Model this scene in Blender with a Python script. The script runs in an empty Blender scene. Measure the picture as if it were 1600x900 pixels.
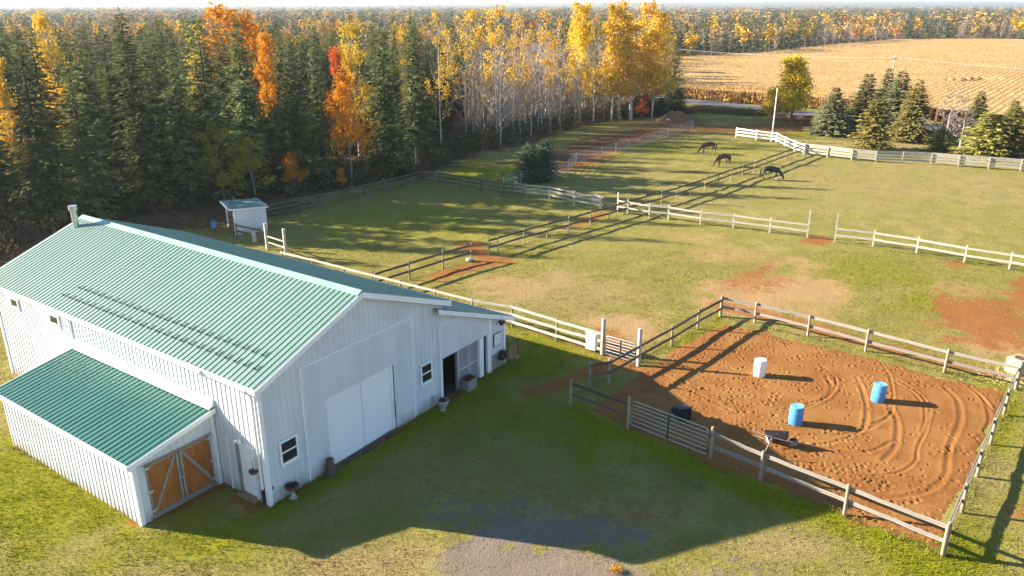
import bpy, bmesh, math, random
import numpy as np
from mathutils import Vector, Matrix, Euler
random.seed(7); rng = np.random.default_rng(11)
R = math.radians
scene = bpy.context.scene
col = scene.collection

# ------------------------------------------------------------------ camera, sky, sun, exposure
FPX, PITCH, CAMH = 1225.3, R(19.878), 17.0
cam_d = bpy.data.cameras.new('camera'); cam = bpy.data.objects.new('camera', cam_d); col.objects.link(cam)
cam_d.sensor_width = 36.0; cam_d.lens = 36.0 * FPX / 1600.0
cam_d.clip_start = 0.5; cam_d.clip_end = 40000
cam.location = (0, 0, CAMH); cam.rotation_euler = (R(90) - PITCH, 0, 0)
scene.camera = cam

SUN_EL, SUN_AZ = R(20.3), R(-12.3)          # shadows run along SUN_AZ (from +x)
SDIR = Vector((-math.cos(SUN_AZ) * math.cos(SUN_EL), -math.sin(SUN_AZ) * math.cos(SUN_EL), math.sin(SUN_EL)))
world = bpy.data.worlds.new('World'); scene.world = world; world.use_nodes = True
wn = world.node_tree
sky = wn.nodes.new('ShaderNodeTexSky'); sky.sky_type = 'NISHITA'; sky.sun_disc = False
sky.sun_elevation = SUN_EL; sky.sun_rotation = math.atan2(SDIR.x, SDIR.y)
sky.air_density = 1.0; sky.dust_density = .15; sky.ozone_density = 3.0
wn.nodes['Background'].inputs[1].default_value = 0.066
wn.links.new(sky.outputs[0], wn.nodes['Background'].inputs[0])
sun_d = bpy.data.lights.new('sun', 'SUN'); sun_d.energy = 5.0; sun_d.angle = R(0.55); sun_d.color = (1.0, 0.88, 0.70)
sun = bpy.data.objects.new('sun', sun_d); col.objects.link(sun)
sun.rotation_euler = SDIR.to_track_quat('Z', 'Y').to_euler(); sun.location = (-60, 20, 60)
vs = scene.view_settings
vs.view_transform = 'Standard'; vs.look = 'None'; vs.gamma = 1.0; vs.use_curve_mapping = False; vs.exposure = 2.08
scene.cycles.max_bounces = 6; scene.cycles.volume_bounces = 0
scene.cycles.use_denoising = True

# ------------------------------------------------------------------ photo pixel (1600x900) -> point on a level plane
CF = np.array([0, math.cos(PITCH), -math.sin(PITCH)]); CU = np.array([0, math.sin(PITCH), math.cos(PITCH)])
def g(px, py, z=0.0):
    d = np.array([(px - 800) / FPX, 0, 0]) - CU * (py - 450) / FPX + CF
    t = (z - CAMH) / d[2]
    return np.array([d[0] * t, d[1] * t])
def top_height(px, py, ytop):
    """height of an upright thing whose foot shows at (px,py) and whose top shows at row ytop"""
    b = g(px, py); dist = b[1]
    a = PITCH - math.atan((450 - ytop) / FPX)
    return CAMH - dist * math.tan(a)

# ------------------------------------------------------------------ value noise for shaping
_tab = rng.random((256, 256))
def vnoise(x, y):
    xi = np.floor(x).astype(int); yi = np.floor(y).astype(int); fx = x - xi; fy = y - yi
    fx = fx * fx * (3 - 2 * fx); fy = fy * fy * (3 - 2 * fy)
    a = _tab[xi & 255, yi & 255]; b = _tab[(xi + 1) & 255, yi & 255]
    c = _tab[xi & 255, (yi + 1) & 255]; d = _tab[(xi + 1) & 255, (yi + 1) & 255]
    return (a * (1 - fx) + b * fx) * (1 - fy) + (c * (1 - fx) + d * fx) * fy
def fbm(x, y, o=4):
    s = 0; a = .5; n = 0
    for i in range(o):
        s = s + a * vnoise(x * 2 ** i + 17.3 * i, y * 2 ** i + 9.1 * i); n += a; a *= .5
    return s / n
def sstep(a, b, x):
    t = np.clip((x - a) / (b - a), 0, 1); return t * t * (3 - 2 * t)
def inpoly(X, Y, poly):
    r = np.zeros(X.shape, bool); n = len(poly)
    for i in range(n):
        x1, y1 = poly[i]; x2, y2 = poly[(i + 1) % n]
        if y1 == y2: continue
        c = ((y1 > Y) != (y2 > Y)) & (X < (x2 - x1) * (Y - y1) / (y2 - y1) + x1)
        r ^= c
    return r
def polydist(X, Y, pts):
    d = np.full(X.shape, 1e9)
    for (x1, y1), (x2, y2) in zip(pts[:-1], pts[1:]):
        dx, dy = x2 - x1, y2 - y1; L = dx * dx + dy * dy + 1e-9
        t = np.clip(((X - x1) * dx + (Y - y1) * dy) / L, 0, 1)
        d = np.minimum(d, np.hypot(X - x1 - t * dx, Y - y1 - t * dy))
    return d
def smoothline(pts, n=6):
    P = [np.array(p, float) for p in pts]; out = []
    for i in range(len(P) - 1):
        p0 = P[max(i - 1, 0)]; p1 = P[i]; p2 = P[i + 1]; p3 = P[min(i + 2, len(P) - 1)]
        for k in range(n):
            t = k / n
            out.append(.5 * ((2 * p1) + (-p0 + p2) * t + (2 * p0 - 5 * p1 + 4 * p2 - p3) * t * t + (-p0 + 3 * p1 - 3 * p2 + p3) * t ** 3))
    out.append(P[-1]); return out

# ------------------------------------------------------------------ mesh helpers
def np_mesh(name, V, F, mat=None, colr=None, smooth=False, attrs=None):
    V = np.asarray(V, np.float32); F = np.asarray(F, np.int32); k = F.shape[1]
    me = bpy.data.meshes.new(name)
    me.vertices.add(len(V)); me.vertices.foreach_set('co', V.ravel())
    me.loops.add(F.size); me.loops.foreach_set('vertex_index', F.ravel())
    me.polygons.add(len(F)); me.polygons.foreach_set('loop_start', np.arange(0, F.size, k, dtype=np.int32))
    if smooth: me.polygons.foreach_set('use_smooth', np.ones(len(F), bool))
    me.update(calc_edges=True)
    if not smooth: me.shade_flat()
    if colr is not None:
        a = me.color_attributes.new('Col', 'FLOAT_COLOR', 'POINT')
        c = np.ones((len(V), 4), np.float32); c[:, :3] = colr
        a.data.foreach_set('color', c.ravel())
    for n, v in (attrs or {}).items():
        a = me.attributes.new(n, 'FLOAT', 'POINT'); a.data.foreach_set('value', np.asarray(v, np.float32))
    if mat: me.materials.append(mat)
    return me
def link(name, me, parent=None, loc=(0, 0, 0), rot=(0, 0, 0), scale=(1, 1, 1)):
    o = bpy.data.objects.new(name, me); col.objects.link(o); o.parent = parent
    o.location = loc; o.rotation_euler = rot; o.scale = scale
    return o
def thing(name, label, cat, loc=(0, 0, 0), rotz=0, group=None):
    o = link(name, None, None, loc, (0, 0, rotz)); o.empty_display_size = .3
    return tag(o, label, cat, group)
def tag(o, label=None, cat=None, group=None, kind=None):
    if label: o['label'] = label
    if cat: o['category'] = cat
    if group: o['group'] = group
    if kind: o['kind'] = kind
    return o
class MB:
    def __init__(s): s.v = []; s.f = []
    def add(s, V, F):
        n = len(s.v); s.v += [tuple(map(float, p)) for p in V]; s.f += [tuple(i + n for i in f) for f in F]; return s
    def box(s, x0, x1, y0, y1, z0, z1):
        V = [(x, y, z) for z in (z0, z1) for y in (y0, y1) for x in (x0, x1)]
        return s.add(V, [(0, 2, 3, 1), (4, 5, 7, 6), (0, 1, 5, 4), (2, 6, 7, 3), (0, 4, 6, 2), (1, 3, 7, 5)])
    def bar(s, a, b, w, h, up=(0, 0, 1)):
        a = Vector(a); b = Vector(b); d = (b - a).normalized(); u = Vector(up)
        sd = d.cross(u)
        if sd.length < 1e-4: sd = d.cross(Vector((1, 0, 0)))
        sd.normalize(); u2 = sd.cross(d)
        V = [p + sd * (i * w / 2) + u2 * (j * h / 2) for p in (a, b) for j in (-1, 1) for i in (-1, 1)]
        return s.add(V, [(0, 2, 3, 1), (4, 5, 7, 6), (0, 1, 5, 4), (2, 6, 7, 3), (0, 4, 6, 2), (1, 3, 7, 5)])
    def tube(s, pts, r, n=8, cap=True):
        pts = [Vector(p) for p in pts]; rr = r if isinstance(r, (list, tuple)) else [r] * len(pts); base = len(s.v)
        ref = Vector((0, 0, 1))
        for i, p in enumerate(pts):
            d = (pts[min(i + 1, len(pts) - 1)] - pts[max(i - 1, 0)]).normalized()
            a = d.cross(ref if abs(d.z) < .95 else Vector((1, 0, 0))).normalized(); b = a.cross(d)
            for k in range(n):
                t = 2 * math.pi * k / n; q = p + (a * math.cos(t) + b * math.sin(t)) * rr[i]; s.v.append(tuple(q))
        for i in range(len(pts) - 1):
            for k in range(n):
                s.f.append((base + i * n + k, base + i * n + (k + 1) % n, base + (i + 1) * n + (k + 1) % n, base + (i + 1) * n + k))
        if cap:
            s.f.append(tuple(base + k for k in range(n))[::-1]); m = base + (len(pts) - 1) * n; s.f.append(tuple(m + k for k in range(n)))
        return s
    def lathe(s, prof, n=20, c=(0, 0, 0)):
        base = len(s.v)
        for r, z in prof:
            for k in range(n):
                t = 2 * math.pi * k / n; s.v.append((c[0] + r * math.cos(t), c[1] + r * math.sin(t), c[2] + z))
        for i in range(len(prof) - 1):
            for k in range(n):
                s.f.append((base + i * n + k, base + i * n + (k + 1) % n, base + (i + 1) * n + (k + 1) % n, base + (i + 1) * n + k))
        s.f.append(tuple(base + k for k in range(n))[::-1]); m = base + (len(prof) - 1) * n; s.f.append(tuple(m + k for k in range(n)))
        return s
    def prism(s, poly, y0, y1):   # poly in x,z ; extruded along y
        n = len(poly); V = [(x, y0, z) for x, z in poly] + [(x, y1, z) for x, z in poly]
        F = [tuple(range(n)), tuple(range(2 * n - 1, n - 1, -1))] + [(i, i + n, (i + 1) % n + n, (i + 1) % n) for i in range(n)]
        return s.add(V, F)
    def mesh(s, name, mat, smooth=False, bevel=0):
        me = bpy.data.meshes.new(name); me.from_pydata(s.v, [], s.f); me.materials.append(mat)
        bm = bmesh.new(); bm.from_mesh(me)
        if bevel: bmesh.ops.bevel(bm, geom=[e for e in bm.edges], offset=bevel, segments=1, affect='EDGES')
        bmesh.ops.recalc_face_normals(bm, faces=bm.faces)
        bm.to_mesh(me); bm.free()
        if smooth:
            me.polygons.foreach_set('use_smooth', [True] * len(me.polygons))
            me.set_sharp_from_angle(angle=R(40))
        me.update(); return me
    def build(s, name, mat, parent=None, smooth=False, bevel=0, loc=(0, 0, 0), rot=(0, 0, 0)):
        return link(name, s.mesh(name, mat, smooth, bevel), parent, loc, rot)

# ------------------------------------------------------------------ materials
class NT:
    def __init__(s, name):
        s.m = bpy.data.materials.new(name); s.m.use_nodes = True; s.t = s.m.node_tree
        s.b = s.t.nodes['Principled BSDF']; s.out = s.t.nodes['Material Output']
    def n(s, typ, **kw):
        nd = s.t.nodes.new(typ)
        for k, v in kw.items():
            if k.startswith('i_'):
                key = k[2:]; key = int(key) if key.isdigit() else key.replace('_', ' ')
                if hasattr(v, 'node') or isinstance(v, bpy.types.NodeSocket): s.t.links.new(v, nd.inputs[key])
                else: nd.inputs[key].default_value = v
            else: setattr(nd, k, v)
        return nd
    def l(s, a, b): s.t.links.new(a, b)
    def math(s, op, a, b=0.0, clamp=False):
        nd = s.n('ShaderNodeMath', operation=op, use_clamp=clamp)
        for i, x in enumerate((a, b)):
            if isinstance(x, bpy.types.NodeSocket): s.l(x, nd.inputs[i])
            else: nd.inputs[i].default_value = x
        return nd.outputs[0]
    def mix(s, f, a, b, typ='MIX'):
        nd = s.n('ShaderNodeMix', data_type='RGBA', blend_type=typ)
        for key, x in ((0, f), (6, a), (7, b)):
            if isinstance(x, bpy.types.NodeSocket): s.l(x, nd.inputs[key])
            elif key == 0: nd.inputs[0].default_value = x
            else: nd.inputs[key].default_value = (*x, 1)
        return nd.outputs[2]
    def noise(s, scale, vec=None, detail=4, rough=.55, dist=0.0):
        nd = s.n('ShaderNodeTexNoise'); nd.inputs['Scale'].default_value = scale; nd.inputs['Detail'].default_value = detail
        nd.inputs['Roughness'].default_value = rough; nd.inputs['Distortion'].default_value = dist
        if vec is not None: s.l(vec, nd.inputs['Vector'])
        return nd.outputs[0]
    def ramp(s, f, a, b):
        nd = s.n('ShaderNodeMapRange', interpolation_type='SMOOTHSTEP'); s.l(f, nd.inputs[0])
        nd.inputs[1].default_value = a; nd.inputs[2].default_value = b; return nd.outputs[0]
    def coord(s, which='Object', scale=None):
        c = s.n('ShaderNodeTexCoord').outputs[which]
        if scale:
            mp = s.n('ShaderNodeMapping'); s.l(c, mp.inputs[0]); mp.inputs['Scale'].default_value = scale; c = mp.outputs[0]
        return c
    def base(s, c):
        if isinstance(c, bpy.types.NodeSocket): s.l(c, s.b.inputs['Base Color'])
        else: s.b.inputs['Base Color'].default_value = (*c, 1)
    def set(s, rough=.6, spec=.5, metal=0.0):
        s.b.inputs['Roughness'].default_value = rough; s.b.inputs['Specular IOR Level'].default_value = spec; s.b.inputs['Metallic'].default_value = metal
    def bump(s, h, strength=.3, dist=.02):
        nd = s.n('ShaderNodeBump'); nd.inputs['Strength'].default_value = strength; nd.inputs['Distance'].default_value = dist
        s.l(h, nd.inputs['Height']); s.l(nd.outputs[0], s.b.inputs['Normal'])
def worn(name, c1, c2, scale=3, rough=.7, spec=.3, metal=0, streak=(1, 1, 1), detail=5, objrand=.0, bump=0.0):
    t = NT(name); v = t.coord('Object', streak); n = t.noise(scale, v, detail, .6)
    c = t.mix(t.ramp(n, .35, .68), c1, c2)
    if objrand:
        oi = t.n('ShaderNodeObjectInfo'); k = t.math('MULTIPLY_ADD', oi.outputs['Random'], 2 * objrand); k.node.inputs[2].default_value = 1 - objrand
        hs = t.n('ShaderNodeHueSaturation'); t.l(k, hs.inputs['Value']); t.l(c, hs.inputs['Color']); c = hs.outputs[0]
    t.base(c); t.set(rough, spec, metal)
    if bump: t.bump(n, bump, .02)
    return t.m
M = {}
M['white_siding'] = worn('white_siding', (.61, .64, .685), (.54, .565, .60), 1.2, .42, .4, streak=(1, 1, .25))
def _splash(m):
    t = m.node_tree; pb = t.nodes['Principled BSDF']; src = pb.inputs['Base Color'].links[0].from_socket
    tc = t.nodes.new('ShaderNodeTexCoord'); sep = t.nodes.new('ShaderNodeSeparateXYZ'); t.links.new(tc.outputs['Object'], sep.inputs[0])
    nz = t.nodes.new('ShaderNodeTexNoise'); nz.inputs['Scale'].default_value = 2.2; nz.inputs['Detail'].default_value = 6; t.links.new(tc.outputs['Object'], nz.inputs['Vector'])
    ad = t.nodes.new('ShaderNodeMath'); ad.operation = 'MULTIPLY_ADD'; t.links.new(nz.outputs[0], ad.inputs[0]); ad.inputs[1].default_value = -1.1; t.links.new(sep.outputs[2], ad.inputs[2])
    mr = t.nodes.new('ShaderNodeMapRange'); t.links.new(ad.outputs[0], mr.inputs[0]); mr.inputs[1].default_value = .05; mr.inputs[2].default_value = -.55; mr.inputs[3].default_value = 0; mr.inputs[4].default_value = .55
    mx_ = t.nodes.new('ShaderNodeMix'); mx_.data_type = 'RGBA'; t.links.new(mr.outputs[0], mx_.inputs[0]); t.links.new(src, mx_.inputs[6]); mx_.inputs[7].default_value = (.30, .21, .14, 1); t.links.new(mx_.outputs[2], pb.inputs['Base Color'])
_splash(M['white_siding'])
M['white_trim'] = worn('white_trim', (.80, .80, .81), (.75, .75, .755), 2, .45, .4)
M['door_white'] = worn('door_white', (.78, .79, .81), (.745, .755, .775), .7, .45, .35, streak=(1, 1, .3))
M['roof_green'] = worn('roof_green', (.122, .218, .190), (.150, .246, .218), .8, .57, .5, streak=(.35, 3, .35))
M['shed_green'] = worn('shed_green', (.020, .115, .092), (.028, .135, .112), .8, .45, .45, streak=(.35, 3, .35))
M['cap_green'] = worn('cap_green', (.19, .34, .285), (.23, .37, .32), 1, .45, .5)
M['dark_glass'] = worn('dark_glass', (.018, .022, .024), (.03, .034, .036), .8, .06, .6)
M['dark_metal'] = worn('dark_metal', (.03, .03, .032), (.05, .05, .05), 8, .5, .4)
M['dark_green_metal'] = worn('dark_green_metal', (.006, .022, .018), (.010, .03, .024), 8, .6, .3)
M['galv'] = worn('galvanised_steel', (.52, .54, .55), (.40, .41, .41), 6, .38, .5, .75)
M['pipe_green'] = worn('gate_pipe', (.26, .31, .29), (.34, .38, .36), 6, .42, .5, .3)
M['plywood'] = worn('plywood', (.36, .13, .028), (.26, .085, .018), 2.2, .65, .3, streak=(3, 3, .5), detail=8)
M['grey_wood'] = worn('grey_wood', (.30, .27, .24), (.20, .175, .15), 5, .8, .2, streak=(4, 4, .5))
M['fence_wood'] = worn('fence_wood', (.31, .275, .245), (.20, .175, .15), 3.0, .8, .2, streak=(.6, 6, 6), detail=8, objrand=.16)
M['post_wood'] = worn('post_wood', (.34, .29, .215), (.22, .18, .125), 4, .8, .2, streak=(5, 5, .7), detail=8, objrand=.18)
M['white_wood'] = worn('white_painted_wood', (.49, .46, .40), (.34, .31, .26), 3.0, .65, .3, streak=(.5, 5, 5), detail=8, objrand=.06)
M['pale_wood'] = worn('pale_wood', (.44, .405, .345), (.32, .29, .24), 2.0, .75, .2, streak=(.6, 5, 5), detail=8, objrand=.1)
M['vinyl'] = worn('white_vinyl', (.82, .82, .80), (.74, .74, .72), 2, .4, .4)
M['shade_toned_rail'] = worn('shade_toned_rail_wood', (.15, .105, .08), (.095, .068, .052), 3.0, .85, .15, streak=(.6, 6, 6), detail=8, objrand=.16)  # weathered fence wood on backlit runs, its shade painted in as darker brown
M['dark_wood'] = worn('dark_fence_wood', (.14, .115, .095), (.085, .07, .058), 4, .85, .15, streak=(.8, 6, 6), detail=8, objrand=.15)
M['brown_wood'] = worn('brown_boards', (.30, .19, .11), (.20, .125, .07), 4, .8, .2, streak=(5, 5, .6), detail=8, objrand=.2)
M['blue_plastic'] = worn('blue_plastic', (.06, .24, .52), (.085, .29, .57), 3, .4, .5)
M['lid_blue'] = worn('pale_blue_plastic', (.14, .38, .62), (.20, .45, .68), 3, .45, .5)
M['white_plastic'] = worn('white_plastic', (.80, .80, .78), (.72, .71, .69), 3, .4, .5)
M['black_plastic'] = worn('black_plastic', (.012, .012, .014), (.028, .028, .03), 6, .45, .4)
M['grey_plastic'] = worn('grey_plastic', (.40, .41, .43), (.50, .51, .52), 5, .5, .4)
M['beige'] = worn('beige_plastic', (.42, .32, .19), (.50, .39, .25), 3, .6, .3)
M['stone'] = worn('pale_stone', (.42, .40, .36), (.30, .28, .25), 9, .85, .2, bump=.4)
M['rust'] = worn('rusty_iron', (.13, .08, .065), (.085, .055, .05), 8, .75, .3)
M['plant_brown'] = worn('dry_plant', (.10, .05, .03), (.18, .09, .05), 14, .9, .1)
M['interior'] = worn('barn_interior', (.10, .08, .06), (.06, .05, .04), 3, .9, .1)
M['screen'] = worn('door_mesh', (.26, .26, .28), (.20, .20, .22), 30, .7, .2)
M['asphalt'] = worn('asphalt', (.17, .175, .19), (.13, .135, .15), 1.2, .85, .2)
M['sign_face'] = worn('sign_face', (.76, .76, .74), (.66, .66, .65), 3, .5, .3)
M['red_paint'] = worn('red_paint', (.5, .03, .05), (.42, .03, .05), 4, .5, .4)
M['horse_bay'] = worn('bay_coat', (.105, .040, .020), (.062, .024, .013), 2.5, .45, .4)
M['horse_black'] = worn('black_coat', (.016, .012, .010), (.028, .020, .016), 2.5, .42, .4)
M['mane'] = worn('dark_hair', (.010, .008, .007), (.02, .016, .014), 9, .6, .3)
M['sock'] = worn('white_sock', (.62, .58, .52), (.5, .46, .4), 9, .7, .2)
M['bark'] = worn('dark_bark', (.10, .08, .065), (.06, .048, .04), 6, .9, .1, streak=(3, 3, .6), objrand=.2)
M['pale_bark'] = worn('pale_bark', (.50, .46, .40), (.28, .25, .22), 3.5, .85, .15, streak=(2, 2, 1.5), objrand=.25)
M['grey_bark'] = worn('grey_bark', (.27, .235, .20), (.17, .145, .125), 4, .9, .1, objrand=.25)
M['twig'] = worn('grey_twigs', (.40, .34, .30), (.27, .225, .20), 2, .9, .1, objrand=.25)
M['mound_soil'] = worn('mound_soil', (.19, .10, .055), (.27, .16, .09), 2.2, .95, .05, bump=.9)
def leafmat(name, tint=(1, 1, 1), transl=.25, objrand=.12, hue=.0):
    t = NT(name); vc = t.n('ShaderNodeVertexColor', layer_name='Col')
    c = t.mix(1.0, vc.outputs[0], tint, 'MULTIPLY')
    oi = t.n('ShaderNodeObjectInfo'); k = t.math('MULTIPLY_ADD', oi.outputs['Random'], 2 * objrand); k.node.inputs[2].default_value = 1 - objrand
    hs = t.n('ShaderNodeHueSaturation'); t.l(k, hs.inputs['Value']); t.l(c, hs.inputs['Color'])
    if hue:
        wn_ = t.n('ShaderNodeTexWhiteNoise', noise_dimensions='1D'); t.l(oi.outputs['Random'], wn_.inputs['W'])
        h = t.math('MULTIPLY_ADD', wn_.outputs[0], 2 * hue); h.node.inputs[2].default_value = .5 - hue; t.l(h, hs.inputs['Hue'])
    c = hs.outputs[0]
    d = t.n('ShaderNodeBsdfDiffuse'); tr = t.n('ShaderNodeBsdfTranslucent'); mx = t.n('ShaderNodeMixShader')
    t.l(c, d.inputs[0]); t.l(c, tr.inputs[0]); mx.inputs[0].default_value = transl
    t.l(d.outputs[0], mx.inputs[1]); t.l(tr.outputs[0], mx.inputs[2]); t.l(mx.outputs[0], t.out.inputs[0])
    t.t.nodes.remove(t.b)
    return t.m
M['needle'] = leafmat('spruce_needles', (1, 1, 1), .28, .28, .025)
M['leaf'] = leafmat('autumn_leaves', (1, 1, 1), .32, .12, .012)
M['forest_leaf'] = leafmat('forest_leaves', (1, 1, 1), .2, 0)
M['grass_blade'] = leafmat('grass_blades', (1, 1, 1), .3, 0)
M['corn'] = leafmat('ripe_corn', (1, 1, 1), .15, 0)

def ground_material():
    t = NT('meadow_ground'); P = t.n('ShaderNodeNewGeometry').outputs['Position']
    def at(n): return t.n('ShaderNodeAttribute', attribute_name=n).outputs['Fac']
    big = t.noise(.09, P, 3, .5); mid = t.noise(.55, P, 5, .6); fine = t.noise(5.5, P, 6, .7); tiny = t.noise(22, P, 3, .7)
    tuft = t.noise(2.0, P, 6, .72, .4)
    brk = t.math('ADD', t.math('MULTIPLY', tuft, .6), t.math('MULTIPLY', fine, .4))
    g1 = t.mix(t.ramp(mid, .36, .66), (.205, .185, .036), (.315, .255, .088))
    g1 = t.mix(t.ramp(big, .35, .65), g1, t.mix(t.ramp(tuft, .3, .7), (.255, .232, .050), (.205, .185, .046)))
    brown = t.mix(t.ramp(fine, .3, .7), (.23, .165, .085), (.33, .24, .125))
    g1 = t.mix(t.math('MULTIPLY', t.ramp(tuft, .56, .72), .6), g1, brown)
    gl = t.mix(t.ramp(tuft, .32, .68), (.160, .185, .007), (.245, .222, .010))
    gd = t.mix(t.ramp(tuft, .3, .7), (.335, .258, .115), (.245, .19, .080))
    def msk(n, w, e=.12, nz=None):
        s = t.math('ADD', at(n), t.math('MULTIPLY', t.math('SUBTRACT', nz if nz else brk, .5), w))
        return t.ramp(s, .5 - e, .5 + e)
    patch = t.noise(1.1, P, 6, .75); g1 = t.mix(t.math('MULTIPLY', t.ramp(patch, .50, .66), .55), g1, (.115, .085, .040))
    c = t.mix(msk('dry', 1.6, .35), g1, gd)
    c = t.mix(msk('lush', 1.6, .35), c, gl)
    c = t.mix(t.math('MULTIPLY', t.ramp(fine, .46, .72), .5), c, t.mix(.6, c, (.05, .05, .015)))
    c = t.mix(t.math('MULTIPLY', t.ramp(tiny, .50, .72), .3), c, (.38, .31, .11))
    bare = t.mix(t.ramp(fine, .3, .7), (.40, .255, .135), (.34, .195, .088))
    c = t.mix(t.math('MULTIPLY', msk('bare', 2.4, .4), .85), c, bare)
    soil = t.mix(t.ramp(fine, .3, .7), (.30, .115, .034), (.23, .078, .024))
    c = t.mix(t.math('MULTIPLY', msk('soil', 2.4, .35), .9), c, soil)
    grav = t.mix(t.ramp(tiny, .3, .7), (.25, .20, .158), (.15, .118, .092))
    grav = t.mix(t.ramp(mid, .45, .7), grav, t.mix(t.ramp(tiny, .3, .7), (.27, .205, .155), (.19, .14, .105)))
    c = t.mix(msk('gravel', 2.2, .16), c, grav)
    lit = t.mix(t.ramp(fine, .35, .65), (.15, .085, .045), (.085, .055, .032))
    lit = t.mix(t.ramp(mid, .5, .7), lit, (.17, .092, .042))
    c = t.mix(msk('litter', .6, .15), c, lit)
    far = t.mix(t.ramp(t.noise(.02, P, 4, .7), .4, .62), (.050, .058, .030), (.17, .11, .045))
    c = t.mix(msk('far', .3, .2), c, far)
    t.base(c); t.set(.95, .08)
    h = t.math('ADD', t.math('MULTIPLY', fine, .6), t.math('MULTIPLY', tiny, .5)); h = t.math('ADD', h, t.math('MULTIPLY', tuft, .7))
    t.bump(h, .8, .10)
    return t.m
M['ground'] = ground_material()
def sand_material():
    t = NT('arena_sand'); P = t.n('ShaderNodeNewGeometry').outputs['Position']
    n1 = t.noise(.5, P, 4, .6); n2 = t.noise(6, P, 6, .65); n3 = t.noise(30, P, 3, .6)
    c = t.mix(t.ramp(n1, .35, .65), (.285, .137, .043), (.225, .094, .027))
    c = t.mix(t.math('MULTIPLY', t.ramp(n2, .5, .8), .5), c, (.205, .085, .028))
    rough = t.n('ShaderNodeAttribute', attribute_name='damp').outputs['Fac']
    c = t.mix(rough, c, (.215, .092, .031))
    t.base(c); t.set(.95, .06)
    t.bump(t.math('ADD', n2, t.math('MULTIPLY', n3, .5)), .4, .03)
    return t.m
M['sand'] = sand_material()

# ------------------------------------------------------------------ key layout
TH = R(55.29); BO = np.array([-8.711, 23.925])
BU = np.array([math.cos(TH), math.sin(TH)]); BV = np.array([-math.sin(TH), math.cos(TH)])
def bw(u, v): return BO + BU * u + BV * v
ARENA = [g(*q) for q in [(903, 640), (980, 674), (1110, 724), (1190, 758), (1320, 802), (1466, 856), (1500, 792), (1545, 692), (1567, 642), (1574, 610), (1475, 590), (1352, 559), (1262, 536), (1178, 515), (1130, 503), (1085, 530), (1030, 556), (1003, 578), (975, 597), (950, 622)]]
EDGE_PX = [(-420, 450), (0, 396), (105, 350), (200, 335), (330, 320), (420, 310), (500, 298), (560, 291), (640, 274), (690, 258), (720, 240), (790, 228), (840, 212), (900, 196), (960, 187), (1030, 180), (1072, 173)]
EDGE = [g(*q) for q in EDGE_PX]
FIELD_L = [g(1046, 152), g(1036, 120, 2), g(1034, 90, 2)]
FIELD_FAR = [g(1034, 90, 2), g(1200, 81, 2), g(1290, 70, 2), g(1400, 61, 2), g(1500, 60, 2), g(1600, 61, 2)]
FOREST_POLY = [tuple(p) for p in EDGE] + [tuple(p) for p in FIELD_L] + [tuple(p) for p in FIELD_FAR[1:]] + [(700, 380), (6000, 900), (6000, 7000), (-6000, 7000), (-6000, 60)]

# ------------------------------------------------------------------ ground sheet
def axis(a, b, step, far_a, far_b):
    mid = np.arange(a, b + step / 2, step); out = [mid]
    s = step; x = b; hi = []
    while x < far_b: s *= 1.16; x += s; hi.append(x)
    s = step; x = a; lo = []
    while x > far_a: s *= 1.16; x -= s; lo.append(x)
    return np.concatenate([np.array(lo[::-1]), mid, np.array(hi)])
gx = axis(-48, 62, .28, -9000, 9000); gy = axis(14, 118, .28, -300, 12000)
X, Y = np.meshgrid(gx, gy)
nzw = (fbm(X * .30, Y * .30, 5) - .5) * 1.2 + (fbm(X * 1.3 + 7, Y * 1.3, 3) - .5) * .7
def ell(px, py, rx, ry, e0=1.55, e1=.25, nz=1.5):
    c = g(px, py); ax = g(px + rx, py) - c; ay = g(px, py - ry) - c
    Mi = np.linalg.inv(np.array([ax, ay]).T)
    a = Mi[0, 0] * (X - c[0]) + Mi[0, 1] * (Y - c[1]); b = Mi[1, 0] * (X - c[0]) + Mi[1, 1] * (Y - c[1])
    return sstep(e0, e1, np.hypot(a, b) + nz * nzw)
def path(pts, w, nz=.8): return sstep(w * 1.7, w * .2, polydist(X, Y, [g(*q) for q in pts]) + nz * w * nzw)
def mx(*a):
    r = a[0]
    for b in a[1:]: r = np.maximum(r, b)
    return r
A = {}
A['soil'] = mx(ell(765, 409, 45, 11), path([(735, 384), (752, 398), (765, 410), (690, 432)], .9), ell(1280, 376, 26, 7), .9 * ell(1545, 500, 105, 48), .75 * ell(1490, 414, 26, 8),
               ell(1596, 465, 40, 30), .7 * ell(1180, 432, 60, 20), path([(830, 612), (880, 600), (930, 577), (965, 560)], .55) * .85, path([(940, 520), (968, 552), (985, 575)], .8) * .8,
               path([(1128, 478), (1250, 505), (1350, 535), (1470, 565), (1580, 590)], .8) * .75, ell(1190, 201, 110, 7) * .95, .85 * path([(870, 262), (900, 246), (950, 225), (1010, 207), (1080, 196)], 3.5),
               path([(222, 812), (275, 790), (340, 756)], .45), path([(372, 775), (402, 792)], .5) * .8, path([(505, 735), (625, 672)], .25) * .8, path([(692, 632), (720, 606)], .5) * .7,
               .6 * ell(600, 465, 90, 14), path([(820, 508), (940, 552)], .5) * .7, path([(905, 352), (940, 334)], .8) * .8, .6 * ell(1590, 800, 30, 25), .3 * ell(760, 740, 200, 45), .4 * ell(1010, 800, 110, 30))
A['bare'] = mx(.95 * ell(1215, 452, 112, 40), .75 * ell(985, 505, 75, 26), .6 * ell(800, 440, 80, 22), .55 * ell(1500, 455, 60, 18), .5 * ell(1090, 370, 60, 10), .55 * ell(1130, 400, 70, 14), .8 * ell(1545, 540, 80, 30))
A['gravel'] = mx(.9 * ell(850, 905, 165, 70), .35 * ell(620, 720, 60, 20), .62 * ell(930, 838, 100, 26), .5 * ell(740, 800, 130, 34), .45 * ell(1150, 890, 100, 30))
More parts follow.
